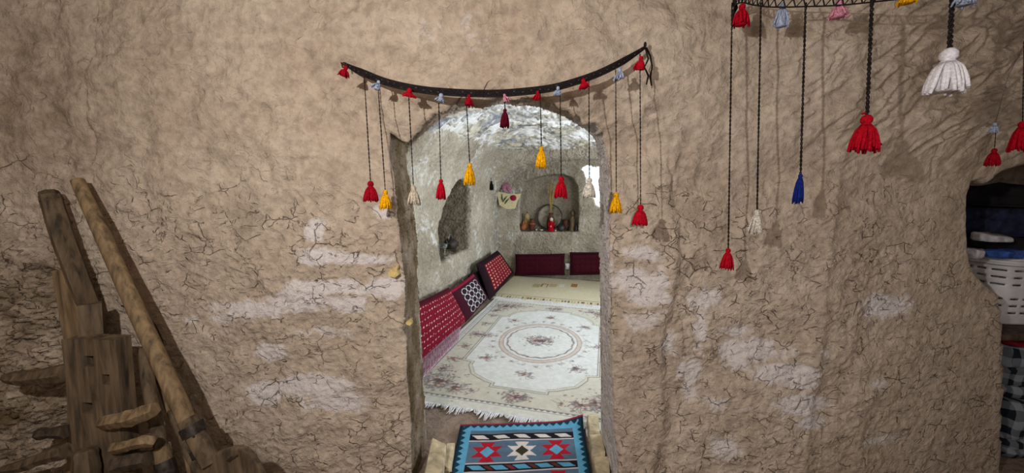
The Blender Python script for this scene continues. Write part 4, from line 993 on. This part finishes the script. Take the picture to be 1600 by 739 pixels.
cushion('cushion', [Bk(804, 431), Bk(883, 430), Bk(883, 396), Bk(805, 397)], 0.10, p_maroon, 'long dark maroon back cushion under the wall niche', 90, 50)
cushion('cushion', [Bk(890, 430), Bk(972, 429), Bk(972, 393), Bk(890, 394)], 0.10, p_maroon, 'dark maroon back cushion against the far wall, cut off by the right jamb', 90, 50)
mb = MB(); mb.box((0, 0, 0), (0.07, 0.02, 0.10), bev=0.004); mb.box((0, -0.012, 0.0), (0.045, 0.012, 0.05), bev=0.003)
p = rY(886.5, 416, 6.52); o = obj('wall_socket', mb, M['plastic']); o.location = rw(*p); o.rotation_euler = ROOM; tag(o, 'small white wall socket in the gap between the two maroon back cushions', 'socket')
# printed cloth below the red cushion
def p_print(u, v, w, h):
    cl = base_col(u, (140, 104, 118), (120, 84, 100)); fu = (u/.03) % 1; fv = (v/.03) % 1; cl = put(cl, (np.abs(fu-.5)+np.abs(fv-.5) < .3), (206, 196, 200), .8); return put(cl, v > h*.8, (120, 22, 44))
q = [rZ(650, 604, FZ+.02), rZ(716, 532, FZ+.02), rZ(722, 505, FZ+.03), rZ(650, 560, FZ+.03)]
cushion('folded_cloth', q, 0.03, p_print, 'folded pink and white printed cloth under the nearest red cushion', 80, 30, cat='cloth')

# ---------------------------------------------------------------- wall pouch and ornaments (room frame things)
def rthing(name, label, cat, p, rot=0.0): return thing(name, label, cat, rw(*p), -TH+rot)
p = rY(795, 312, 6.30); po = rthing('cloth_pouch', 'cream felt pouch with leaf and magenta flower on the left side of the bay', 'pouch', p)
k = 6.3/FPX
mb = MB(); mb.prism([(-20*k, 13*k), (-15*k, -9*k), (-3*k, -15*k), (10*k, -14*k), (14*k, -2*k), (20*k, 10*k), (2*k, 9*k)], -0.02, 0.02); obj('felt_body', mb, M['felt'], po, smooth=False)
mb = MB(); mb.ball((8*k, -0.03, 3*k), 5.2*k, 12, (1, .3, .9)); obj('flower', mb, M['magenta'], po)
mb = MB()
for (ax, az, bx, bz) in ((-11, 9, -9, -4), (-9, -4, -2, 6), (-6, -7, 1, 2)): mb.tube([(ax*k, -.024, az*k), ((ax+bx)/2*k-.006, -.028, (az+bz)/2*k), (bx*k, -.024, bz*k)], [.004, .012, .003], 6, flat=.8)
obj('leaf', mb, M['leaf'], po)
mb = MB(); mb.tube([(-8*k, 0, 12*k), (-9*k, 0, 20*k), (-4*k, 0, 25*k), (0, 0, 18*k), (2*k, 0, 11*k)], [.02, .05, .045, .05, .02], 9, flat=.5); obj('handle_scarf', mb, M['mauve'], po)
# black and white bauble on the pillar
p = rX(768, 283, XL+0.03); ba = rthing('hanging_tassel', 'tiny black and white tassel hanging on the wall left of the bay arch', 'tassel', p, math.pi/2*0.6)
mb = tassel_mb(.14, .08, 16, 0, 9); obj('black_skirt', mb, M['y_black'], ba)
mb = tassel_mb(.13, .07, 12, 0, 10); o = obj('white_skirt', mb, M['y_white'], ba); o.location = (.045, -.02, -.01)
mb = MB(); mb.tube([(0, 0, 0), (0.01, .03, .05)], .003, 5); obj('hook', mb, M['iron'], ba)

# niche objects on the far wall
SZ = rY(858, 362, YB)[2]+0.008                 # niche sill height
def niche(name, label, cat, px, Y=6.70): p = rY(px, 360, Y); return rthing(name, label, cat, (p[0], Y, SZ))
kk = 6.7/FPX
t = niche('clay_jug', 'small round terracotta jug at the left end of the far wall niche', 'jug', 817.5, 6.66)
mb = MB(); mb.lathe([(.02, 0), (.04, .01), (.052, .05), (.045, .085), (.02, .11), (.018, .135), (.026, .145), (.02, .146)], n=16); obj('body', mb, M['clay'], t)
mb = MB(); mb.tube([(.02, 0, .13), (.055, 0, .125), (.06, 0, .09), (.046, 0, .07)], .006, 6); obj('handle', mb, M['clay'], t)
mb = MB(); mb.tube([(-.03, -.03, .07), (-.055, -.04, .105)], [.010, .007], 6); obj('spout', mb, M['clayd'], t)
t = niche('gourd', 'tall tan gourd bottle second from left in the far wall niche', 'gourd', 822.5, 6.80)
mb = MB(); mb.lathe([(.02, 0), (.055, .02), (.07, .08), (.06, .15), (.045, .19), (.05, .23), (.035, .27), (.012, .29)], n=16); obj('body', mb, M['tan'], t); mb = MB(); mb.tube([(0, 0, .285), (.01, 0, .32)], [.010, .006], 6); obj('stem', mb, M['woodd'], t)
t = niche('clay_vase', 'brown red clay vase beside the tan gourd', 'vase', 831, 6.68)
mb = MB(); mb.lathe([(.035, 0), (.05, .02), (.055, .1), (.05, .15), (.036, .18), (.045, .2), (.03, .2)], n=16); obj('body', mb, M['clayd'], t)
mb = MB(); mb.lathe([(.052, .10), (.058, .105), (.058, .12), (.052, .125)], n=16); obj('painted_band', mb, M['clay'], t)
t = niche('round_tray', 'large round tin tray leaning on the back of the far wall niche', 'tray', 858, 6.85)
Rt = Matrix.Rotation(math.radians(80), 3, 'X'); R0 = .235
mb = MB(); mb.lathe([(.01, 0.006), (R0*.82, 0.006), (R0*.9, .016), (R0*.9, .010), (R0*.82, 0), (.01, 0)], (0, 0, R0), n=40, R=Rt); obj('tray_dish', mb, M['tray'], t)
mb = MB(); pts = [Rt @ Vector((R0*.94*math.cos(a), R0*.94*math.sin(a), .014))+Vector((0, 0, R0)) for a in np.linspace(0, 2*math.pi, 41)]; mb.tube(pts, .010, 6, cap=False); obj('rim', mb, M['potb'], t)
t = niche('reed_vase', 'brown vase holding a bundle of dry reeds in the middle of the niche', 'vase', 860, 6.775)
mb = MB(); mb.lathe([(.04, 0), (.06, .03), (.075, .14), (.06, .22), (.03, .27), (.045, .31), (.035, .31)], n=18); obj('body', mb, M['clayd'], t)
mb = MB()
for i in range(26):
    a = random.uniform(-.16, .12); b = random.uniform(-.1, .05); h_ = random.uniform(.55, .82); mb.tube([(0, 0, .26), (a*h_*.35, b*h_*.4, .26+h_*.5), (a*h_*.8+.02, b*h_, .1+h_)], [.005, .005, .003], 4)
s = obj('dry_reeds', mb, M['reed'], t); s['kind'] = 'stuff'
t = niche('rag_doll', 'small doll in a red dress and white headscarf at the front of the niche', 'doll', 861, 6.635)
mb = MB(); mb.lathe([(.05, 0), (.056, .01), (.042, .07), (.028, .12), (.034, .15), (.02, .175)], n=14); mb.tube([(-.03, 0, .155), (-.052, -.01, .11), (-.03, -.035, .075)], [.014, .012, .010], 7); mb.tube([(.03, 0, .155), (.052, -.01, .11), (.03, -.035, .075)], [.014, .012, .010], 7)
obj('red_dress', mb, M['y_red'], t)
mb = MB(); mb.ball((0, 0, .198), .026, 12, (1, .9, 1.1)); obj('head', mb, M['skin'], t)
mb = MB(); mb.ball((0, .006, .204), .031, 12, (1, .95, 1.1)); mb.tube([(0, .012, .21), (0, .03, .16), (0, .036, .12)], [.024, .026, .02], 8); obj('headscarf', mb, M['glaze'], t)
mb = MB(); mb.ball((0, -.03, .085), .016, 10); obj('hands', mb, M['skin'], t)
t = niche('teapot', 'small blackened teapot right of the doll', 'teapot', 877, 6.67)
mb = MB(); mb.lathe([(.04, 0), (.065, .03), (.07, .07), (.05, .11), (.03, .12), (.01, .135)], n=16); obj('body', mb, M['potb'], t)
mb = MB(); mb.tube([(.055, 0, .05), (.10, 0, .08), (.115, 0, .12)], [.016, .011, .008], 7); obj('spout', mb, M['potb'], t)
mb = MB(); mb.tube([(-.055, 0, .1), (-.10, 0, .1), (-.10, 0, .05), (-.06, 0, .035)], .008, 7); obj('handle', mb, M['potb'], t)
t = niche('clay_cup', 'dark clay cup standing behind the teapot', 'cup', 883.5, 6.82)
mb = MB(); mb.lathe([(.04, 0), (.045, .02), (.055, .15), (.06, .2), (.05, .2)], n=14); obj('body', mb, M['clayd'], t); mb = MB(); mb.tube([(.055, 0, .17), (.09, 0, .15), (.085, 0, .07), (.05, 0, .05)], .008, 6); obj('handle', mb, M['clayd'], t)
t = niche('pepper_mill', 'tall turned wooden mill at the right end of the niche', 'pepper mill', 894, 6.74)
mb = MB(); mb.lathe([(.05, 0), (.055, .02), (.04, .08), (.035, .14), (.045, .2), (.03, .24), (.035, .27)], n=16); obj('base', mb, M['woodl'], t); mb = MB(); mb.lathe([(.03, .272), (.045, .30), (.04, .34), (.02, .36), (.018, .38), (.005, .39)], n=16); obj('cap', mb, M['wood'], t)
t = niche('dark_bottle', 'short black bottle in the right corner of the niche', 'bottle', 900.5, 6.68)
mb = MB(); mb.lathe([(.03, 0), (.034, .02), (.034, .09), (.014, .12), (.014, .15)], n=14); obj('body', mb, M['potb'], t); mb = MB(); mb.lathe([(.016, .15), (.016, .17)], n=10); obj('stopper', mb, M['woodd'], t)
for px, w_, lb in ((846, 20, 'flat white pebble left of the doll'), (838, 12, 'small white pebble behind the vase and tray'), (868, 11, 'small grey white pebble right of the doll')):
    t = niche('pebble', lb, 'pebble', px, 6.65); mb = MB(); mb.ball((0, 0, .012), .022, 10, (w_/14, .8, .6)); obj('stone', mb, M['glaze'], t)
mb = MB()

# left wall niche objects
SL = rX(700, 400, XL)[2]+0.012
def lniche(name, label, cat, Y, X): return rthing(name, label, cat, (X, Y, SL), 0)
t = lniche('glass_bottle', 'clear glass bottle with silver cap at the near end of the left niche', 'bottle', 4.02, -1.86)
mb = MB(); mb.lathe([(.035, 0), (.045, .01), (.045, .13), (.02, .18), (.018, .24)], n=16); obj('body', mb, M['glass'], t); mb = MB(); mb.lathe([(.021, .23), (.021, .27)], n=12); obj('cap', mb, M['silver'], t)
t = lniche('glass_goblet', 'small glass goblet in front of the clear bottle', 'goblet', 4.14, -1.80)
mb = MB(); mb.lathe([(.03, 0), (.03, .006), (.006, .01), (.006, .06), (.03, .09), (.034, .13), (.030, .13), (.026, .09), (.004, .065)], n=16); obj('body', mb, M['glass'], t)
t = lniche('metal_kettle', 'dark metal kettle at the far end of the left niche', 'kettle', 4.62, -1.93)
mb = MB(); mb.lathe([(.07, 0), (.09, .02), (.09, .07), (.06, .12), (.02, .13), (.012, .15)], n=18); obj('body', mb, M['iron'], t)
mb = MB(); mb.tube([(0, -.08, .06), (.0, -.13, .10), (.0, -.14, .13)], [.018, .012, .009], 7); obj('spout', mb, M['iron'], t); mb = MB(); mb.tube([(0, -.06, .11), (0, -.04, .18), (0, .04, .18), (0, .06, .11)], .006, 6); obj('handle', mb, M['silver'], t)
t = lniche('oil_lamp', 'small metal and glass oil lamp standing behind the glass bottle', 'lamp', 4.22, -2.02)
mb = MB(); mb.lathe([(.05, 0), (.055, .015), (.03, .05), (.05, .08), (.05, .11), (.02, .13)], n=16); obj('base', mb, M['silver'], t); mb = MB(); mb.lathe([(.022, .13), (.04, .18), (.035, .23), (.02, .28), (.018, .30)], n=16); obj('chimney', mb, M['glass'], t)

# ---------------------------------------------------------------- farm tools at the left
def wp3(x, y, d): return Vector(atY(x, y, d))
def rod(name, mat, parent, pts, rad, wob=0.0, n=12, flat=1.0, org=Vector((0, 0, 0))):
    P_ = [wp3(*p)-org for p in pts]; P_ = cr_spline(P_, 5); m = len(P_)
    rs = np.interp(np.linspace(0, 1, m), np.linspace(0, 1, len(rad)), rad)*(1+wob*np.random.default_rng(len(P_)).normal(size=m)*.5)
    mb = MB(); mb.tube(P_, list(rs), n, flat=flat); return obj(name, mb, mat, parent, angle=50)
org = Vector((atY(330, 739, 1.38)[0], 1.38, 0.0))
sh = thing('wooden_shovel', 'long pole wooden shovel leaning on the wall with iron-banded neck and broad blade', 'shovel', org)
rod('pole', M['woodl'], sh, [(121, 282, 1.60), (160, 366, 1.55), (215, 488, 1.49), (262, 590, 1.44), (296, 664, 1.41)], [.022, .027, .029, .030, .030], .015, org=org)
rod('neck', M['wood'], sh, [(292, 655, 1.405), (312, 690, 1.39), (330, 722, 1.385)], [.034, .036, .036], .02, 8, org=org)
for a, b in (((290, 664), (299, 678)), ((306, 697), (314, 709))): rod('iron_band', M['iron'], sh, [(a[0]+8, a[1], 1.40), (b[0]+6, b[1], 1.395)], [.040, .041], 0, 10, org=org)
mb = MB(); c = wp3(302, 682, 1.36)-org; mb.ball(c, .004, 8); obj('nail', mb, M['iron'], sh)
bl_px = [(318, 722), (338, 708), (362, 700), (378, 700), (392, 710), (404, 728), (415, 752), (428, 800), (436, 850), (330, 850), (300, 790)]
bl = [wp3(x, y, 1.37) for x, y in bl_px]; bl = [(p.x-org.x, p.z-org.z) for p in bl]; bl = [(a, max(b, 0.004)) for a, b in bl]
mb = MB(); mb.prism(bl, -0.014, 0.012); o = obj('blade', mb, M['wood'], sh, smooth=False); md = o.modifiers.new('b', 'BEVEL'); md.width = .006; md.segments = 2
mb = MB(); a = wp3(355, 720, 1.353)-org; b = wp3(370, 710, 1.353)-org; mb.tube([a, a.lerp(b, .5)+Vector((0, -.004, .003)), b], .003, 5); obj('wire_staple', mb, M['iron'], sh)

# ox-plough beam and plank
org = Vector((atY(110, 739, 1.5)[0], 1.52, 0.0))
pl = thing('plough_beam', 'thick grey plough beam leaning on the wall left of the shovel pole', 'plough', org)
rod('beam', M['wood'], pl, [(78, 305, 1.60), (100, 375, 1.585), (124, 440, 1.58), (150, 520, 1.615), (165, 700, 1.63)], [.034, .037, .036, .036, .036], .02, 7, org=org)
rod('dark_tip', M['woodd'], pl, [(75, 300, 1.605), (81, 314, 1.60)], [.030, .037], 0, 7, org=org)
rod('top_block', M['wood'], pl, [(141, 474, 1.50), (143.5, 526, 1.49)], [.046, .048], .0, 4, flat=1.0, org=org)
org2 = Vector((atY(105, 739, 1.5)[0], 1.5, 0.0))
def board(name, pts_px, d0, d1, mat, parent, org, thick, minz=0.004):
    P_ = [wp3(x, y, d) for x, y, d in pts_px]; mb = MB(); n = len(P_); fr_ = [p-org for p in P_]; bk_ = [p-org+Vector((0, thick, 0)) for p in P_]
    for p in fr_+bk_: p.z = max(p.z, minz)
    mb.add(fr_+bk_, [tuple(range(n)), tuple(range(2*n-1, n-1, -1))]+[((i+1) % n, i, n+i, n+(i+1) % n) for i in range(n)])
    o = obj(name, mb, mat, parent, smooth=False); md = o.modifiers.new('b', 'BEVEL'); md.width = .004; md.segments = 2; return o
o = board('wooden_plank', [(80, 424, 1.57), (102, 420, 1.57), (125, 478, 1.57), (126, 560, 1.58), (128, 830, 1.59), (104, 830, 1.59), (104, 560, 1.58), (92, 500, 1.57)], 0, 0, M['woodl'], None, Vector((0, 0, 0)), .035)
tag(o, 'pale wooden plank with a slanted top standing behind the mortised post', 'plank')

# mortised post with cross bars (threshing frame)
dP = 1.42
org = Vector((atY(140, 739, dP)[0], dP, 0.0))
fr = thing('threshing_frame', 'upright wooden post with square mortise holes and rough cross bars', 'farm tool', org)
pa_, pb_ = atY(103, 530, dP), atY(180, 525, dP); x0, x1, zt_ = pa_[0], pb_[0], pa_[2]
Hh = [((131, 556, 148, 573)), ((104, 594, 115, 609)), ((160, 585, 173, 601)), ((129, 629, 147, 646)), ((101, 664, 113, 683)), ((160, 655, 172, 672)), ((128, 712, 146, 730))]
holes_ = []
for a, b, c, d in Hh:
    p = atY(a, b, dP); q = atY(c, d, dP); holes_.append((max(p[0], x0+.006), q[2], q[0], p[2]))
cx = sorted({x0, x1}|{h[0] for h in holes_}|{h[2] for h in holes_}); cz = sorted({0.0, zt_}|{h[1] for h in holes_}|{h[3] for h in holes_})
mb = MB()
def isH(i, j):
    xm, zm = (cx[i]+cx[i+1])/2, (cz[j]+cz[j+1])/2; return any(h[0] < xm < h[2] and h[1] < zm < h[3] for h in holes_)
lean_ = lambda z: 0.05*(z/zt_)
def Pv(x, y, z): return (x-org.x+(-0.012*(zt_-z)), y-dP+lean_(z)*0+0, z)
TH_ = .06
for i in range(len(cx)-1):
    for j in range(len(cz)-1):
        a, b, c, d = cx[i], cx[i+1], cz[j], cz[j+1]
        if not isH(i, j):
            for yy in (dP, dP+TH_): mb.add([Pv(a, yy, c), Pv(b, yy, c), Pv(b, yy, d), Pv(a, yy, d)], [(0, 1, 2, 3) if yy == dP else (3, 2, 1, 0)])
for h in holes_:
    a, c, b, d = h; dd = dP+TH_
    mb.add([Pv(a, dP, c), Pv(b, dP, c), Pv(b, dP, d), Pv(a, dP, d), Pv(a, dd, c), Pv(b, dd, c), Pv(b, dd, d), Pv(a, dd, d)], [(0, 4, 7, 3), (1, 2, 6, 5), (0, 1, 5, 4), (3, 7, 6, 2)])
mb.add([Pv(x0, dP, 0), Pv(x1, dP, 0), Pv(x1, dP, zt_), Pv(x0, dP, zt_), Pv(x0, dP+TH_, 0), Pv(x1, dP+TH_, 0), Pv(x1, dP+TH_, zt_), Pv(x0, dP+TH_, zt_)], [(4, 0, 3, 7), (1, 5, 6, 2), (3, 2, 6, 7), (4, 5, 1, 0)])
obj('post', mb, M['wood'], fr, smooth=False)
def bar(name, pts, rad, mat=M['wood'], n=7, flat=1.0, lab=None):
    o = rod(name, mat, fr, pts, rad, .13, n, flat, org);
    if lab: o['label'] = lab
    return o
bar('cross_bar', [(8, 590, 1.46), (40, 590, 1.455), (75, 586, 1.45), (106, 581, 1.45)], [.018, .030, .034, .036], n=6)
bar('cross_bar', [(0, 734, 1.44), (40, 726, 1.44), (70, 714, 1.44), (104, 704, 1.44)], [.012, .024, .028, .030], n=6)
bar('cross_bar', [(60, 678, 1.50), (104, 674, 1.50)], [.022, .026], M['woodd'], n=6)
bar('peg', [(158, 662, 1.40), (178, 657, 1.39), (205, 652, 1.39), (243, 638, 1.40)], [.022, .030, .036, .026], M['woodl'], 5, .9)
bar('peg', [(178, 700, 1.40), (205, 694, 1.39), (228, 688, 1.39), (243, 690, 1.40)], [.024, .020, .028, .020], M['woodl'], 5, 1.0, 'split forked wooden peg')
bar('peg', [(180, 728, 1.42), (205, 720, 1.42), (232, 716, 1.42)], [.034, .036, .030], M['woodd'], 5, .9)
bar('wedge_block', [(132, 702, 1.38), (134, 724, 1.375), (136, 760, 1.38)], [.034, .042, .040], M['wood'], 6)
# third tool: short handle with socket
org = Vector((atY(255, 739, 1.45)[0], 1.45, 0.0))
ho = thing('mattock', 'grey handled mattock leaning between the mortised post and the shovel', 'mattock', org)
rod('handle', M['wood'], ho, [(224, 543, 1.56), (232, 600, 1.53), (243, 655, 1.50), (252, 700, 1.47)], [.018, .024, .024, .024], .02, org=org)
rod('collar', M['woodl'], ho, [(251, 698, 1.47), (257, 722, 1.46)], [.029, .029], 0, 10, org=org)
rod('iron_socket', M['iron'], ho, [(256, 720, 1.46), (262, 745, 1.45), (270, 800, 1.44)], [.034, .038, .040], 0, 10, org=org)
mb = MB(); p = wp3(270, 800, 1.44)-org; mb.prism([(-.05, .02-p.z*0), (.06, .02), (.09, -p.z+.01), (-.08, -p.z+.01)], -.012, .012, c=p); obj('iron_blade', mb, M['iron'], ho, smooth=False)
mb = MB(); P_ = cr_spline([wp3(268, 640, 1.50), wp3(290, 700, 1.46), wp3(315, 748, 1.44), wp3(345, 815, 1.42)], 6); mb.tube(P_, [.012+.004*math.sin(i) *.3+.003 for i in range(len(P_))], 8)
o = obj('thin_stick', mb, M['wood']); tag(o, 'thin brown stick leaning under the shovel pole', 'stick')
mb = MB(); P_ = cr_spline([wp3(236, 560, 1.60), wp3(262, 640, 1.58), wp3(284, 690, 1.56), wp3(300, 760, 1.55)], 6); mb.tube(P_, .008, 7)
o = obj('peeled_stick', mb, M['woodl']); tag(o, 'slim pale stick half hidden behind the shovel pole', 'stick')
mb = MB(); P_ = cr_spline([wp3(190, 478, 1.66), wp3(212, 482, 1.64), wp3(235, 498, 1.62), wp3(252, 528, 1.60), wp3(258, 556, 1.60)], 8); mb.tube(P_, .0035, 6)
o = obj('wire_hoop', mb, M['iron']); tag(o, 'thin dark bent wire arching behind the mattock handle', 'wire')

# ---------------------------------------------------------------- store recess at the right
def soft_slab(name, cx_, cy_, z0, sx, sy, sz, mat, label, cat, rot=0.0, seed=1, paint=None):
    """folded bedding: a soft rounded slab with fold layers along its front"""
    mb = MB(); n, m = 40, 24; r_ = np.random.default_rng(seed); vs = []; lay = max(1, int(sz/0.06))
    for j in range(m):
        t = j/(m-1); z = sz*t; prof = 1-0.10*abs(2*t-1)**4-0.05*abs(math.sin(t*math.pi*lay))*0+(-0.06 if (t*lay) % 1 < .12 and 0 < t < 1 else 0)
        for i in range(n):
            a = 2*math.pi*i/n; c, s_ = math.cos(a), math.sin(a); e = 0.35
            x = sx/2*math.copysign(abs(c)**e, c)*prof; y = sy/2*math.copysign(abs(s_)**e, s_)*prof
            q = float(fbm(np.array(x*5+seed), np.array(y*5+z*6), 2)); vs.append((x+.03*q, y+.03*q, z+.04*q*(t)))
    fs = [(j*n+i, j*n+(i+1) % n, j*n+n+(i+1) % n, j*n+n+i) for j in range(m-1) for i in range(n)]
    ct = len(vs); vs += [(0, 0, sz), (0, 0, 0)]
    fs += [((m-1)*n+i, (m-1)*n+(i+1) % n, ct) for i in range(n)]+[((i+1) % n, i, ct+1) for i in range(n)]
    mb.add(vs, fs); o = obj(name, mb, mat); o.location = (cx_, cy_, z0); o.rotation_euler = (0, 0, rot); return tag(o, label, cat)
# basket
DB = 2.12
b0 = atY(1578, 512, DB); zb = b0[2]-0.004; zr = atY(1578, 408, DB)[2]; hB = zr-zb
bk_c = Vector((b0[0]+0.29, DB+0.27, zb))
ba_ = thing('laundry_basket', 'white plastic laundry basket with rows of vent slots in the right hand store recess', 'basket', bk_c)
wB, dB = 0.60, 0.44
def rrect(w_, d_, n=8, r_=.07):
    out = []
    for cx_, cy_, a0 in ((w_/2-r_, -d_/2+r_, -90), (w_/2-r_, d_/2-r_, 0), (-w_/2+r_, d_/2-r_, 90), (-w_/2+r_, -d_/2+r_, 180)):
        for k in range(n): a = math.radians(a0+90*k/(n-1)); out.append((cx_+r_*math.cos(a), cy_+r_*math.sin(a)))
    return out
# wall with slots: perimeter x height grid with slot faces removed
def peri(w_, d_, r_=.07, step=0.012):
    o_ = rrect(w_, d_, 8, r_); pts = []
    for i in range(len(o_)):
        a, b = o_[i], o_[(i+1) % len(o_)]; L_ = math.hypot(b[0]-a[0], b[1]-a[1]); k_ = max(1, round(L_/step)); pts += [(a[0]+(b[0]-a[0])*q/k_, a[1]+(b[1]-a[1])*q/k_) for q in range(k_)]
    return pts
pr = peri(wB, dB); N_ = len(pr); rows = list(np.linspace(0, hB-.03, 35)); vs = []; fs = []
for z in rows:
    k_ = 0.90+0.10*z/hB
    vs += [(x*k_, y*k_, z) for x, y in pr]
for j in range(len(rows)-1):
    for i in range(N_):
        slot = (j % 4 == 2) and 5 <= j <= 31 and (i % 6) in (1, 2, 3, 4) and (j//4) != 4
        if not slot: fs.append((j*N_+i, j*N_+(i+1) % N_, (j+1)*N_+(i+1) % N_, (j+1)*N_+i))
fs.append(tuple(range(N_-1, -1, -1)))
mb = MB(); mb.add(vs, fs); o = obj('basket_body', mb, M['plastic'], ba_); md = o.modifiers.new('s', 'SOLIDIFY'); md.thickness = .004; md.offset = -1
mb = MB(); pr2 = peri(wB+.03, dB+.03, .08, .03); 
for zz, kk_ in ((hB, 1.0), (hB-.028, 1.0)): mb.tube([(x*kk_, y*kk_, zz) for x, y in pr2]+[(pr2[0][0]*kk_, pr2[0][1]*kk_, zz)], .009, 6, cap=False)
n2 = len(pr2); mb.add([(x, y, hB-.03) for x, y in pr2]+[(x, y, hB) for x, y in pr2], [(i, (i+1) % n2, n2+(i+1) % n2, n2+i) for i in range(n2)])
obj('rim', mb, M['plastic'], ba_)
soft_slab('folded_quilt', bk_c.x, bk_c.y, zb+.02, wB-.14, dB-.12, hB+.02, M['wcloth'], 'pale quilt lying inside the white laundry basket', 'quilt', 0, 5)
# shelf under the basket
mb = MB(); mb.box((2.70, DB+.28, zb-.022), (1.30, 0.75, .036), bev=.006); tag(obj('shelf_board', mb, M['woodd'], origin=(2.70, DB+.28, zb-.04)), 'dark wooden shelf board carrying the laundry basket in the store recess', 'shelf')
# bedding above / in the basket
zq = zr+.02
soft_slab('folded_blanket', bk_c.x+.03, bk_c.y+.02, zq, .50, .36, .10, M['nblack'], 'black folded blanket directly on top of the laundry basket', 'blanket', .1, 7)
soft_slab('folded_blanket', bk_c.x-.02, bk_c.y+.05, zq+.105, .56, .40, .17, M['navy'], 'navy patterned bedding bundle on top of the basket pile', 'blanket', -.1, 8)
soft_slab('folded_blanket', bk_c.x+.02, bk_c.y+.05, zq+.28, .50, .36, .13, M['nblack'], 'topmost black bedding at the ceiling of the store recess', 'blanket', .05, 9)
p = atY(1524, 378, 2.12); soft_slab('white_rag', p[0]+.02, 2.16, zr+.012, .09, .10, .05, M['wcloth'], 'small white rag on the left corner of the laundry basket', 'cloth', .3, 10)
p = atY(1584, 372, 2.08); soft_slab('white_rag', p[0]+.03, 2.20, p[2]-.03, .16, .10, .035, M['wcloth'], 'white cloth edge poking out between the dark blankets', 'cloth', .1, 11)
p = atY(1594, 392, 2.08); soft_slab('blue_cloth', p[0]+.03, 2.17, zr+.012, .16, .10, .05, M['bcloth'], 'bright blue folded cloth on the rim of the laundry basket', 'cloth', .0, 12)
# lower bundle
def plaid_mat():
    m, nt, b = newmat('plaid_blanket'); v = nd(nt, 'ShaderNodeTexCoord').outputs['Object']; sp = nd(nt, 'ShaderNodeSeparateXYZ'); nt.links.new(v, sp.inputs[0])
    def stripe(s, f, t): return math_(nt, 'GREATER_THAN', math_(nt, 'FRACT', math_(nt, 'ADD', math_(nt, 'MULTIPLY', s, f*1.4), 0.1)), t)
    wob = noise(nt, v, 4, 2); sx = math_(nt, 'ADD', sp.outputs[0], math_(nt, 'MULTIPLY', wob, .08)); sz = math_(nt, 'ADD', sp.outputs[2], math_(nt, 'MULTIPLY', wob, .10))
    a = stripe(sx, 9, .55); c = stripe(sz, 8, .5)
    col_ = mixc(nt, math_(nt, 'MULTIPLY', math_(nt, 'ADD', a, c), .5), lin((128, 134, 142)), lin((18, 26, 36)))
    nt.links.new(col_, b.inputs['Base Color']); b.inputs['Roughness'].default_value = .95; return m
M['plaid'] = plaid_mat()
xb = atY(1585, 600, 2.15)[0]+.30
soft_slab('plaid_bundle', xb, 2.42, .01, .66, .50, .36, M['plaid'], 'lowest black and white plaid blanket bundle on the recess floor', 'blanket', .12, 13)
soft_slab('plaid_bundle', xb+.0, 2.42, .375, .62, .48, atY(1585, 545, 2.2)[2]-.375, M['plaid'], 'upper black and white plaid blanket with the red cloth on it', 'blanket', -.05, 14)
zt2 = atY(1585, 545, 2.2)[2]+.004
soft_slab('red_cloth', xb-.05, 2.36, zt2, .5, .34, .03, M['rcloth'], 'folded red cloth lying on the plaid blankets', 'cloth', .05, 15)
soft_slab('dark_bag', xb, 2.46, zt2+.034, .5, .30, max(.05, zb-.045-zt2-.04), M['nblack'], 'black cloth bundle squeezed under the shelf board', 'bundle', .0, 16)
